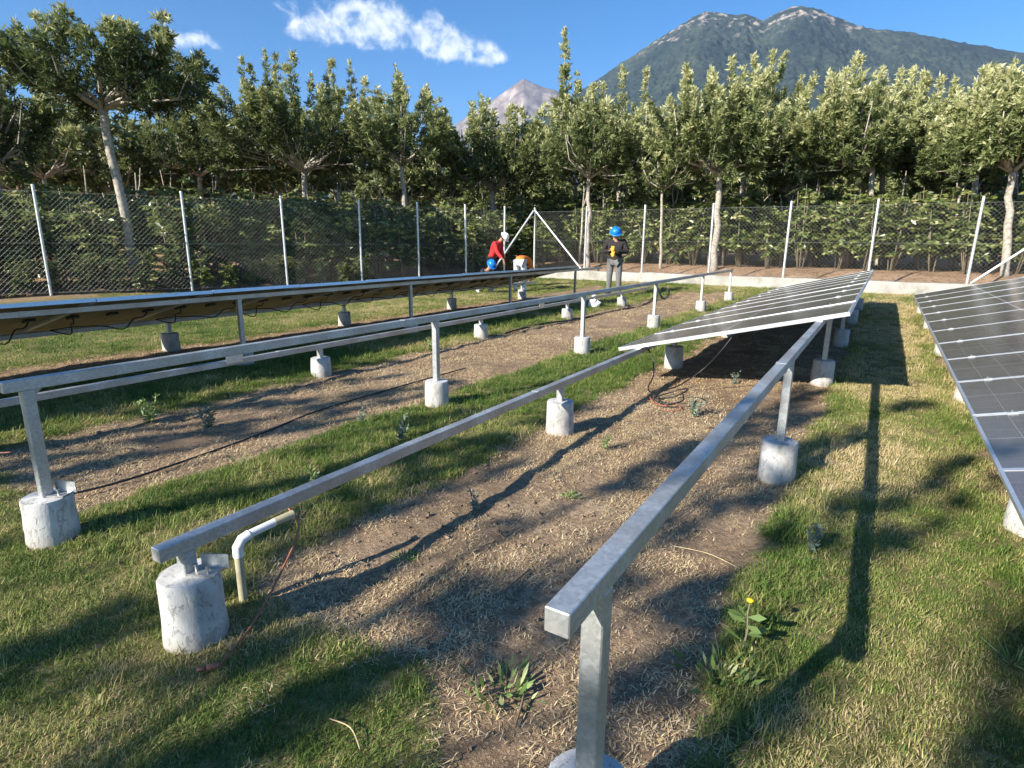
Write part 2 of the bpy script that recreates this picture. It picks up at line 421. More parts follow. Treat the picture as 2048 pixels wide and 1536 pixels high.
at = me.attributes.new('beyond', 'FLOAT', 'POINT'); at.data.foreach_set('value', sstep(0, .4, BEY).astype(np.float32).ravel())
ma, t, b = new_mat('earth_and_turf')
tc = N(t, 'ShaderNodeTexCoord').outputs['Object']
a_t = N(t, 'ShaderNodeAttribute'); a_t.attribute_name = 'turf'; a_b = N(t, 'ShaderNodeAttribute'); a_b.attribute_name = 'beyond'
n1 = noise(t, 1.3, 6, .6, tc); n2 = noise(t, 28, 6, .7, tc); n3 = noise(t, 120, 4, .7, tc, .5)
soil = ramp(t, n1, [(.32, (.25, .165, .100)), (.5, (.38, .265, .170)), (.68, (.52, .385, .255))])
soil = mixc(t, ramp(t, n2, [(.42, (.75, .75, .75)), (.62, (0, 0, 0))]), soil, (.16, .112, .075))
soil = mixc(t, ramp(t, n3, [(.54, (0, 0, 0)), (.64, (.8, .8, .8))]), soil, (.58, .44, .26))
thatch = ramp(t, n2, [(.3, (.10, .11, .035)), (.5, (.20, .18, .07)), (.7, (.40, .32, .16))])
far_soil = ramp(t, n1, [(.3, (.28, .175, .105)), (.5, (.42, .27, .17)), (.7, (.52, .36, .24))])
far_soil = mixc(t, ramp(t, noise(t, 9, 6, .7, tc), [(.5, (0, 0, 0)), (.62, (.9, .9, .9))]), far_soil, (.13, .10, .06))
c = mixc(t, a_t.outputs['Fac'], soil, thatch); c = mixc(t, a_b.outputs['Fac'], c, far_soil)
t.links.new(c, b.inputs['Base Color']); b.inputs['Roughness'].default_value = 1.0; b.inputs['Specular IOR Level'].default_value = .1
bump(t, b, fmath(t, 'ADD', n2, fmath(t, 'MULTIPLY', n3, .6)), .9, .02)
me.materials.append(ma)
tag(link('ground', me), 'lawn with bare earth strips under the panel rows', None, None, 'structure')

# mountains ------------------------------------------------------------
def mountain(name, label, sil, az0, R0, v0, seed, mat, umin, umax, nu, nv, bumpy, back=2500):
    az0 = math.radians(az0); c_ = np.array([math.sin(az0), math.cos(az0)]); r_ = np.array([math.cos(az0), -math.sin(az0)])
    P = []
    for px, py in sil:
        d = ray(px, py); az = math.atan2(d.x, d.y) - az0; dist = R0/math.cos(az)
        P.append((R0*math.tan(az), dist*d.z/math.hypot(d.x, d.y) + EYE))
    P.sort(); U = np.array([q[0] for q in P]); Hh = np.array([q[1] for q in P])
    u = np.linspace(umin, umax, nu); v = np.concatenate([np.linspace(v0, R0, nv), R0 + np.linspace(0, 1, 24)[1:]**1.5*back])
    UU, VV = np.meshgrid(u, v, indexing='ij')
    s = (VV - v0)/(R0 - v0)
    # gullies run downhill: shift the profile a little with depth
    fan = np.interp(UU*np.clip(1/np.maximum(.55 + .45*s, .2), 0, 2), U, Hh)
    face = np.where(s <= 1, np.clip(s, 0, 1)**1.25, 1 - .8*np.clip((VV - R0)/back, 0, 1)**.9)
    Z = fan*face
    w = np.clip(1 - np.abs(s - 1)*8, 0, 1)
    gul = np.abs(fbm(UU/420, VV/1500, seed, 4))*2
    Z = Z - (gul*150 + 40*fbm(UU/160, VV/160, seed+5, 3))*np.clip(s, 0, 1)*(1 - .85*w)
    Z = Z + bumpy*(fbm(UU/38, VV/38, seed+9, 2))*2*(1 - .75*w)
    Z = Z - 30*(s < .02)
    X = UU*r_[0] + VV*c_[0]; Y = UU*r_[1] + VV*c_[1]
    I = np.arange(X.size).reshape(X.shape)
    Fq = np.stack([I[:-1, :-1], I[1:, :-1], I[1:, 1:], I[:-1, 1:]], -1).reshape(-1, 4)
    me = bpy.data.meshes.new(name); grid_mesh(me, np.stack([X, Y, Z], -1).reshape(-1, 3), Fq)
    me.materials.append(mat); o = link(name, me)
    tag(o, label, None, None, 'structure'); return o
ma, t, b = new_mat('forest_slope')
tc = N(t, 'ShaderNodeTexCoord').outputs['Object']; sx = N(t, 'ShaderNodeSeparateXYZ'); t.links.new(tc, sx.inputs[0])
n1 = noise(t, .0022, 6, .6, tc); n2 = noise(t, .03, 4, .6, tc)
c = ramp(t, fmath(t, 'ADD', fmath(t, 'MULTIPLY', n1, .55), fmath(t, 'MULTIPLY', n2, .45)), [(.36, (.016, .026, .026)), (.5, (.031, .044, .037)), (.62, (.062, .076, .052))])
hm = fmath(t, 'ADD', sx.outputs[2], fmath(t, 'MULTIPLY', fmath(t, 'SUBTRACT', noise(t, .0035, 6, .7, tc), .5), 900))
bare = fmath(t, 'MULTIPLY', ramp(t, fmath(t, 'DIVIDE', hm, 3000), [(.60, (0, 0, 0)), (.64, (1, 1, 1))]), ramp(t, noise(t, .010, 6, .7, tc), [(.52, (0, 0, 0)), (.60, (1, 1, 1))]))
c = mixc(t, bare, c, (.31, .265, .23))
t.links.new(c, b.inputs['Base Color']); b.inputs['Roughness'].default_value = 1; b.inputs['Specular IOR Level'].default_value = 0
M['forest'] = ma
ma, t, b = new_mat('volcanic_ash')
tc = N(t, 'ShaderNodeTexCoord').outputs['Object']
mp = N(t, 'ShaderNodeMapping'); t.links.new(tc, mp.inputs[0]); mp.inputs['Scale'].default_value = (1, 1, .35)
n1 = noise(t, .004, 7, .65, mp.outputs[0]); n2 = noise(t, .0012, 3, .5, tc)
c = ramp(t, n1, [(.35, (.11, .095, .09)), (.5, (.20, .17, .155)), (.62, (.36, .31, .28))])
sx = N(t, 'ShaderNodeSeparateXYZ'); t.links.new(tc, sx.inputs[0])
lowf = fmath(t, 'ADD', fmath(t, 'DIVIDE', sx.outputs[2], 2400), fmath(t, 'MULTIPLY', fmath(t, 'SUBTRACT', n2, .5), .8))
c = mixc(t, ramp(t, lowf, [(.55, (1, 1, 1)), (.66, (0, 0, 0))]), c, (.07, .075, .06))
t.links.new(c, b.inputs['Base Color']); b.inputs['Roughness'].default_value = 1; b.inputs['Specular IOR Level'].default_value = 0
M['ash'] = ma
SIL_A = [(200, 470), (600, 440), (800, 380), (960, 300), (1050, 245), (1120, 205), (1170, 175), (1225, 137), (1290, 95), (1340, 62), (1380, 38), (1408, 23), (1440, 23), (1470, 30), (1492, 26), (1512, 35), (1528, 40),
         (1550, 28), (1580, 14), (1602, 11), (1635, 17), (1665, 30), (1700, 44), (1750, 57), (1800, 60), (1850, 70), (1950, 88), (2048, 105), (2300, 170), (2700, 300), (3300, 420)]
mountain('mountain', 'huge forested volcano with twin bare grey summits behind the trees', SIL_A, -12, 6500, 2300, 61, M['forest'], -4600, 3300, 800, 420, 38)
SIL_F = [(400, 470), (650, 400), (800, 320), (880, 270), (950, 222), (1000, 190), (1030, 168), (1047, 157), (1062, 164), (1085, 174), (1112, 180), (1140, 200), (1250, 270), (1500, 400)]
mountain('mountain', 'distant pale grey ash cone with pointed peak left of the big volcano', SIL_F, -31, 9500, 6000, 91, M['ash'], -3600, 2600, 300, 170, 8)

# ------------------------------------------------------------------ solar tables
def panel_meshes():
    L, Wd, T = LEN, WID, .035
    m1 = MB()
    for (cx, cy, sx_, sy_) in ((.008, Wd/2, .016, Wd), (L-.008, Wd/2, .016, Wd), (L/2, .008, L-.032, .016), (L/2, Wd-.008, L-.032, .016)):
        m1.box((cx, cy, T/2), (sx_, sy_, T))
    for (cx, cy, sx_, sy_) in ((.018, Wd/2, .034, Wd-.05), (L-.018, Wd/2, .034, Wd-.05)): m1.box((cx, cy, .003), (sx_, sy_, .003))
    fr = m1.mesh('frame', M['aluminium'])
    m2 = MB(); m2.box((L/2, Wd/2, T-.0055), (L-.030, Wd-.030, .005)); m2.mi = [0]*6
    for i, f in enumerate(m2.f):
        zs = [m2.v[k][2] for k in f]
        if max(zs) < T - .006: m2.mi[i] = 1
    gl = m2.mesh('glass', [M['glass'], M['back']])
    m3 = MB(); m3.box((0, 0, -.011), (.11, .085, .022), bevel=.004); jb = m3.mesh('junction_box', M['black_plastic'])
    m4 = MB(); m4.box((0, 0, .004), (.05, .03, .008)); m4.tube([(0, 0, .008), (0, 0, .018)], .007, 6); cl = m4.mesh('clamp', M['bolt_steel'])
    return fr, gl, jb, cl
P_FR, P_GL, P_JB, P_CL = panel_meshes()
def pier_mesh(h, seed, r=.102):
    g = np.random.default_rng(seed); m1 = MB(); n = 28
    prof = [(r*1.07, -.10), (r*1.07, 0), (r*1.05, .02), (r*1.03, h*.35), (r*1.01, h*.7), (r*1.0, h-.012), (r*.96, h-.002), (r*.6, h+.002), (r*.2, h+.001)]
    m1.lathe(prof, n, jit=.012, rng=g)
    return m1.mesh('concrete_pier', M['concrete'], 'auto')
PIERS = {}
def pier(root, x, y, h, k):
    key = (round(h, 2), k % 4)
    if key not in PIERS: PIERS[key] = pier_mesh(h, 40 + 7*(k % 4))
    o = link('concrete_pier', PIERS[key], root, (x - root.location.x, y - root.location.y, gz(x, y)), (0, 0, k*1.3))
    return o
TUBE = .050
def solar_table(label, xlo, xhi, zlo, zhi, ys_lo, ys_hi, ybeam_lo, ybeam_hi, panels, ph_lo, ph_hi, name='solar_panel_table', lo_visible=True, hi_visible=True, cables=False):
    root = empty(name, (xhi, ys_hi[0], 0)); tag(root, label, 'solar rack', 'ground-mounted solar panel racks')
    ox, oy = xhi, ys_hi[0]
    tilt = math.atan2(zhi - zlo, xhi - xlo)
    for (x, z, yb) in ((xlo, zlo, ybeam_lo), (xhi, zhi, ybeam_hi)):
        mb = MB(); y0, y1 = yb; mb.box((0, (y1-y0)/2, 0), (TUBE, y1-y0, TUBE), bevel=.0022)
        o = mb.build('beam', M['steel'], root, loc=(x-ox, y0-oy, z - TUBE/2 - .002))
        k = 0
        for yj in np.arange(y0 + 2.6, y1 - .4, 5.8):       # butt-weld collars where lengths join
            c2 = MB(); c2.box((0, 0, 0), (TUBE+.005, .05, TUBE+.005), bevel=.002)
            c2.build('weld_collar', M['steel'], o, loc=(0, yj - y0, 0))
    kk = 0
    for (x, z, ys, ph) in ((xlo, zlo, ys_lo, ph_lo), (xhi, zhi, ys_hi, ph_hi)):
        for y in ys:
            g = gz(x, y); h = z - TUBE - .002 - (g + ph) + .02
            mb = MB(); mb.box((0, 0, h/2), (.048, .048, h), bevel=.003)
            p_ = mb.build('post', M['steel'], root, loc=(x-ox, y-oy, g + ph - .02))
            gs = MB(); gs.add([(-.027, .024, h-.055), (-.027, .075, h), (-.027, .024, h), (-.022, .024, h-.055), (-.022, .075, h), (-.022, .024, h)],
                              [(0, 1, 2), (5, 4, 3), (0, 3, 4, 1), (1, 4, 5, 2), (2, 5, 3, 0)])
            gs.build('gusset', M['steel'], p_)
            pier(root, x, y, ph, kk); kk += 1
    if panels:
        y0, n = panels; ov = (LEN - (xhi - xlo)/math.cos(tilt))/2
        ax = xlo - ov*math.cos(tilt); az = zlo - ov*math.sin(tilt)
        for k in range(n):
            fr = link('solar_panel', P_FR, root, (ax-ox, y0 + k*1.10 - oy, az + .001 + RNG.normal()*.0012), (0, -tilt + RNG.normal()*.0012, 0))
            link('glass', P_GL, fr)
            for dv in (.18, .546, .91): link('junction_box', P_JB, fr, (LEN/2, dv, .024))
            for u_ in (ov + .0, LEN - ov): link('clamp', P_CL, fr, (u_, WID + .004, .035))
            if cables:
                cb = MB(); a0 = Vector((LEN/2, .18, .01)); a1 = Vector((LEN/2, .91, .01)); R_ = random.Random(k)
                def sm(P):
                    Q = []
                    for i in range(len(P)-1):
                        p0, p1, p2, p3 = P[max(i-1, 0)], P[i], P[i+1], P[min(i+2, len(P)-1)]
                        for q in range(4):
                            s = q/4; Q.append(.5*((2*p1) + (p2-p0)*s + (2*p0-5*p1+4*p2-p3)*s*s + (3*p1-p0-3*p2+p3)*s**3))
                    return Q + [P[-1]]
                cb.tube(sm([a0, a0+Vector((-.10, .03, -.05)), a0+Vector((-.25, .06, -.03)), a0 + Vector((-.42, .10, -.10-R_.random()*.08)), a0+Vector((-.62, .0, -.03))]), .007, 5)
                cb.tube(sm([a1, a1+Vector((-.08, -.03, -.05)), a1+Vector((-.25, -.05, -.04)), a1+Vector((-.42, -.10, -.09-R_.random()*.06)), a1 + Vector((-.55, -.25, -.05)), a1+Vector((-.62, -.5, -.02)), a0+Vector((-.62, .0, -.03))]), .007, 5)
                cb.build('cable', M['black_plastic'], fr, True)
    return root
YS = [.985 + 2.87*k for k in range(6)]
TA = solar_table('nearest steel solar rack, only its far half covered with panels', -1.965, -.405, .386, .780, [.985, 3.86, 6.75, 9.6, 12.45, 15.2], [.985, 3.77, 6.73, 9.55, 12.45, 15.2], (.885, 15.45), (.805, 15.45), (5.55, 9), .255, .255)
TB = solar_table('bare galvanised rack frame without any panels, two parallel steel beams', -5.0, -3.22, .325, .785, [1.25, 4.15, 7.15, 10.0, 12.75], [1.02, 3.92, 6.9, 9.72, 12.75, 15.4], (1.05, 14.6), (.93, 15.5), None, .195, .22)
TC = solar_table('shaded rack at the left showing the cream undersides of its panels', -7.75, -6.12, .40, .80, [1.2, 4.05, 7.0, 10.0, 12.9], [1.15, 4.0, 6.87, 9.75, 12.6], (-.6, 13.6), (-.6, 14.1), (-.79, 12), .23, .22, cables=True)
TD = solar_table('rightmost rack, long row of dusty dark panels running out of frame', .80, 2.40, .36, .76, [.9, 3.72, 6.62, 9.5, 12.4, 15.2], [.9, 3.72, 6.62, 9.5, 12.4, 15.2], (.2, 15.55), (.2, 15.55), (1.33, 13), .25, .25)
# splice plates standing on the low beam of the bare rack
for y in (3.15, 6.05, 8.95):
    mb = MB(); mb.box((0, 0, .03), (.006, .17, .075), bevel=.002); mb.tube([(.002, 0, .035), (.012, 0, .035)], .009, 6)
    mb.build('splice_plate', M['aluminium'], TB, loc=(-5.0 + .029 - TB.location.x, y - TB.location.y, .30))
# loose brackets and bolts on the two nearest piers
def pier_hardware(root, x, y, top, s):
    mb = MB(); R_ = Euler((0, 0, .5))
    mb.box((0, 0, .003), (.10, .06, .005), R_); mb.box((.01, .034, .03), (.10, .005, .055), R_)
    o = mb.build('bracket', M['steel'], root, loc=(x + .055*s - root.location.x, y + .03 - root.location.y, top + .004))
    for dx, dy in ((-.02, -.02), (.025, -.005)):
        b2 = MB(); b2.tube([(0, 0, 0), (0, 0, .022)], .0045, 6); b2.tube([(0, 0, .022), (0, 0, .028)], .008, 6)
        b2.build('bolt', M['bolt_steel'], o, loc=(dx, dy, .006))
pier_hardware(TA, -1.965, .985, gz(-1.965, .985) + .255, 1)
pier_hardware(TB, -3.235, 1.02, gz(-3.235, 1.02) + .22, 1)
# ------------------------------------------------------------------ wall and fences
FY = 19.34; ANG = math.radians(25)
CORNER = Vector((-11.1, FY, 0)); LDIR = Vector((-math.sin(ANG), -math.cos(ANG), 0))
S_LEFT = [0, 1.33, 2.88, 4.65, 6.6, 8.85, 11.34, 14.4, 17.2]
def wall(label, a, b_, h0, h1, th):
    L = (b_ - a).length; d = (b_ - a)/L; n = int(L/.5); m1 = MB(); g = np.random.default_rng(3)
    nrm = Vector((-d.y, d.x, 0)); rings = []
    for i in range(n+1):
        p = a + d*(L*i/n); j = g.normal()*.006
        for (o, z) in ((-th/2, -.25), (-th/2 + j*.5, h0*.5), (-th/2 + j, h1 + j - .012), (-th/2 + .012, h1 + j), (th/2 - .012, h1 + j), (th/2, h1 - .012), (th/2, -.25)):
            rings.append(p + nrm*o + Vector((0, 0, z)))
    fs = []
    for i in range(n):
        for k in range(6): fs.append((i*7+k, (i+1)*7+k, (i+1)*7+k+1, i*7+k+1))
    fs.append(tuple(range(6, -1, -1))); fs.append(tuple(n*7+k for k in range(7)))
    m1.add(rings, fs); o = m1.build('boundary_wall', M['wall'], None, 'auto')
    return tag(o, label, 'wall')
wall('low whitewashed concrete wall carrying the far chain link fence', CORNER + Vector((-.08, 0, 0)), Vector((9.2, FY, 0)), .3, .425, .15)
POST_ME = None
def post_mesh(h):
    mb = MB(); mb.tube([(0, 0, 0), (0, 0, h)], .034, 10); mb.lathe([(.037, h), (.037, h+.012), (.03, h+.028), (.012, h+.036)], 10)
    return mb.mesh('post', M['fence_paint'], 'auto')
def chain_mesh(Lx, h, pitch=.078, r=.0016):
    """diagonal wires clipped to the bay, woven in two families"""
    V = []; F = []
    for fam in (1, -1):
        k = -h
        while k < Lx:
            # wire from (k,0) to (k+h,h)
            x0, z0, x1, z1 = k, 0.0, k + h, h
            if x0 < 0: z0 = -x0; x0 = 0.0
            if x1 > Lx: z1 = h - (x1 - Lx); x1 = Lx
            if x1 - x0 > .02:
                X0, X1 = (x0, x1) if fam > 0 else (Lx - x0, Lx - x1)
                o = len(V); yo = .0028*fam
                s = r*.7071
                for (X, Z) in ((X0, z0), (X1, z1)):
                    V += [(X + s*fam, yo, Z - s), (X, yo + r, Z), (X - s*fam, yo, Z + s), (X, yo - r, Z)]
                for q in range(4): F.append((o+q, o+(q+1) % 4, o+4+(q+1) % 4, o+4+q))
            k += pitch*math.sqrt(2)
    m1 = MB(); m1.add(V, F)
    for z in (.02, h*.5, h-.01): m1.tube([(0, .006, z), (Lx, .006, z)], .003, 4)
    return m1.mesh('chain_link_mesh', M['wire'])
def fence(label, pts, zbase, ztop, braces):
    root = empty('chain_link_fence', pts[0]); tag(root, label, 'fence', 'chain link boundary fences')
    me_p = post_mesh(ztop - zbase); off = pts[0]
    for i, p in enumerate(pts):
        q = link('post', me_p, root, p - off + Vector((0, 0, zbase - .02)), (RNG.normal()*.006, RNG.normal()*.006, i))
    for i in range(len(pts)-1):
        d = pts[i+1] - pts[i]; L = d.length
        mm = chain_mesh(L, ztop - zbase - .16)
        link('chain_link_mesh', mm, root, pts[i] - off + Vector((0, -.04, zbase + .03)), (0, 0, math.atan2(d.y, d.x)))
    for (a, b_) in braces:
        mb = MB(); mb.tube([Vector(a) - off, Vector(b_) - off], .032, 10); mb.build('brace', M['fence_paint'], root, 'auto')
    return root
XR = [-9.05, -6.93, -4.73, -2.55, -.38, 1.85, 4.05, 6.3, 8.5]
fence('chain link fence on white wall across the far end, from corner brace to right', [CORNER.copy()] + [Vector((x, FY, 0)) for x in XR], .40, 2.60,
      [((-11.06, FY-.05, 2.5), (-9.12, FY-.05, .45)), ((1.93, FY-.05, .46), (3.95, FY-.05, 2.35))])
pl = [CORNER + LDIR*s for s in S_LEFT[1:]]
lb = CORNER + LDIR*1.9
fence('chain link fence along the left side behind the red-sweatered worker', pl, .05, 2.60,
      [((CORNER.x - .03, CORNER.y - .06, 2.5), (lb.x + .05, lb.y, .33))])

# ------------------------------------------------------------------ conduit, cables, small things on the ground
px_, py_ = -2.02, 1.21; g0 = gz(px_, py_)
root = empty('conduit_pipe', (px_, py_, g0)); tag(root, 'white plastic conduit elbow rising beside the nearest low pier', 'pipe')
mb = MB(); mb.tube([(0, 0, -.1), (0, 0, .2)], .0165, 12); mb.build('riser', M['pvc_old'], root, 'auto')
mb = MB(); mb.tube([(0, 0, .195), (0, .0, .235), (.003, .02, .262), (.008, .05, .27)], .0205, 12)
mb.build('elbow', M['pvc'], root, 'auto')
mb = MB(); mb.tube([(.006, .045, .27), (.028, .17, .285)], .0165, 12); mb.build('spout', M['pvc'], root, 'auto')
mb = MB(); mb.tube([(.025, .155, .2835), (.042, .235, .292)], .0175, 12); mb.build('sleeve', M['pvc_old'], root, 'auto')
def cable(name, label, pts, r, mat, cat='cable', n=6):
    P = [Vector(p) for p in pts]; Q = []
    for i in range(len(P)-1):                       # Catmull-Rom
        p0, p1, p2, p3 = P[max(i-1, 0)], P[i], P[i+1], P[min(i+2, len(P)-1)]
        for k in range(8):
            s = k/8; Q.append(.5*((2*p1) + (p2-p0)*s + (2*p0-5*p1+4*p2-p3)*s*s + (3*p1-p0-3*p2+p3)*s**3))
    Q.append(P[-1]); o0 = Q[0].copy()
    mb = MB(); mb.tube([q - o0 for q in Q], r, n); o = mb.build(name, mat, None, True, loc=o0)
    return tag(o, label, cat)
def G3(px, py, dz=.01):
    p = ground_pt(px, py); return Vector((p.x, p.y, gz(p.x, p.y) + dz))
e = Vector((px_+.042, py_+.235, g0+.292))
c1 = cable('cable', 'rust red cable drooping out of the conduit onto the grass', [e, polar_pt(578, 1018, 2.47), polar_pt(597, 1045, 2.45), polar_pt(588, 1088, 2.40), polar_pt(565, 1138, 2.30), polar_pt(538, 1192, 2.18), G3(503, 1258, .025), G3(470, 1298, .02), G3(440, 1335, .022)], .0042, M['red_cable'])
mb = MB(); mb.tube([(0, 0, 0), (-.02, -.035, .004)], .010, 8); mb.tube([(-.02, -.035, .004), (-.034, -.06, .004)], .006, 8)
o = mb.build('plug', M['red_cable'], None, True, loc=G3(440, 1335, .024)); o.parent = c1; o.location = o.location - c1.location
def zt(x): return .386 + (x + 1.965)*(.394/1.56)
cable('cable', 'grey cable hanging from the first panel corner and coiled on bare earth', [(-1.10, 5.62, zt(-1.1)-.02), (-1.2, 5.6, .42), (-1.36, 5.66, .22), (-1.52, 5.5, .08), (-1.62, 5.25, .05), (-1.6, 5.05, .03), (-1.42, 5.0, .09), (-1.34, 5.1, .14), (-1.42, 5.22, .11), (-1.56, 5.2, .05), (-1.62, 5.05, .03), (-1.48, 4.92, .03), (-1.35, 5.0, .06), (-1.4, 5.16, .10)], .007, M['black_plastic'])
cable('cable', 'thin black lead dangling from the low corner of the first panel', [(-1.93, 5.70, .36), (-1.86, 5.66, .27), (-1.82, 5.6, .12), (-1.80, 5.4, .03), (-1.68, 5.2, .03), (-1.6, 5.12, .03)], .0065, M['black_plastic'])
cable('cable', 'orange red wire end lying loose on the earth below first panel', [G3(1296, 792, .02), G3(1312, 808, .02), G3(1330, 815, .03), G3(1352, 812, .03), G3(1362, 820, .02), G3(1340, 822, .015), G3(1325, 818, .02)], .006, M['red_cable'])
pts = [G3(*q, .015) for q in ((60, 1005), (250, 960), (500, 870), (640, 818), (800, 770), (930, 735))]
cable('cable', 'thin black cable snaking on earth near the bare rack front post', pts, .007, M['black_plastic'])
pts = [G3(*q, .02) for q in ((1010, 668), (1080, 650), (1150, 638), (1200, 628), (1255, 617), (1290, 609), (1305, 598))]
pts += [pts[-1] + Vector((.05, .25, .12)), pts[-1] + Vector((.0, .4, .24)), pts[-1] + Vector((-.1, .5, .12)), pts[-1] + Vector((-.05, .6, .0))]
cable('cable', 'thick black cable running along the bare rack to a hanging bundle', pts, .014, M['black_plastic'])
cable('cable', 'pale cable bundle at the left end of the bare rack low beam', [(-5.02, 1.0, .30), (-5.08, .8, .31), (-5.2, .6, .29), (-5.4, .5, .24)], .012, M['pvc'])
cable('cable', 'red and black leads hanging down beside the bare rack first post', [(-4.98, 1.1, .28), (-4.9, 1.16, .2), (-4.93, 1.2, .1), (-4.85, 1.25, .03), (-4.7, 1.35, .03)], .006, M['red_cable'])
# crumpled plastic bag
p = G3(1187, 614, 0); g = np.random.default_rng(5); mb = MB(); rings = []
for i, z in enumerate((0, .04, .1, .17, .24, .27)):
    for k in range(14):
        a = 2*math.pi*k/14; r = (.13, .145, .13, .10, .05, .015)[i]*(1 + g.normal()*.16)
        rings.append((r*math.cos(a), r*math.sin(a)*.8, z + g.normal()*.012))
fs = [(i*14+k, i*14+(k+1) % 14, (i+1)*14+(k+1) % 14, (i+1)*14+k) for i in range(5) for k in range(14)] + [tuple(5*14+k for k in range(14))]
mb.add(rings, fs); tag(mb.build('plastic_bag', M['white_plastic'], None, loc=p), 'crumpled white plastic bag on grass below the bare rack', 'bag')
# coil of spare cable at the far low end of the bare rack
pb = G3(1328, 597, 0.02); cp = []
for k in range(41):
    a = k*.9; r = .13 + .02*math.sin(k*1.7); cp.append(pb + Vector((r*math.cos(a), .05*math.sin(k*.7), .15 + r*math.sin(a))))
cable('cable_coil', 'black coil of spare cable hanging at the bare rack far low end', cp, .010, M['black_plastic'], 'cable', 5)

# ------------------------------------------------------------------ people
simple('skin', (.36, .20, .13), .55, 0, .1, 20); simple('red_wool', (.50, .025, .03), .9, 0, .25, 25, .4); simple('dark_navy', (.012, .014, .022), .85, 0, .3, 25)
simple('brown_black', (.022, .017, .017), .85, 0, .3, 22, .4); simple('grey_denim', (.15, .15, .145), .9, 0, .25, 30); simple('white_denim', (.62, .64, .68), .9, 0, .12, 22)
simple('orange_cloth', (.80, .22, .03), .8, 0, .2, 20); simple('hi_vis', (.45, .42, .10), .7, 0, .2, 20); simple('blue_helmet', (.01, .19, .62), .3, 0, .06, 10); simple('white_helmet', (.82, .82, .80), .3, 0, .05, 10)
simple('shoe', (.03, .025, .02), .7, 0, .3, 30); simple('yellow_glove', (.80, .45, .06), .8, 0, .2, 25); simple('hair', (.012, .01, .008), .8, 0, .3, 40); simple('white_shoe', (.75, .75, .75), .6, 0, .1, 30)
def skin_mesh(name, verts, edges, radii, mat, sub=1):
    me = bpy.data.meshes.new(name + '_skeleton'); me.from_pydata(verts, edges, [])
    o = bpy.data.objects.new(name, me); COL.objects.link(o)
    md = o.modifiers.new('skin', 'SKIN'); md.use_smooth_shade = True
    if not me.skin_vertices: raise RuntimeError('no skin layer')
    sv = me.skin_vertices[0].data
    for i, r in enumerate(radii):
        sv[i].radius = r if hasattr(r, '__len__') else (r, r); sv[i].use_root = (i == 0)
    s = o.modifiers.new('sub', 'SUBSURF'); s.levels = sub; s.render_levels = sub
    dg = bpy.context.evaluated_depsgraph_get(); dg.update()
    me2 = bpy.data.meshes.new_from_object(o.evaluated_get(dg)); me2.name = name
    bpy.data.objects.remove(o); me2.materials.clear(); me2.materials.append(mat)
    return me2
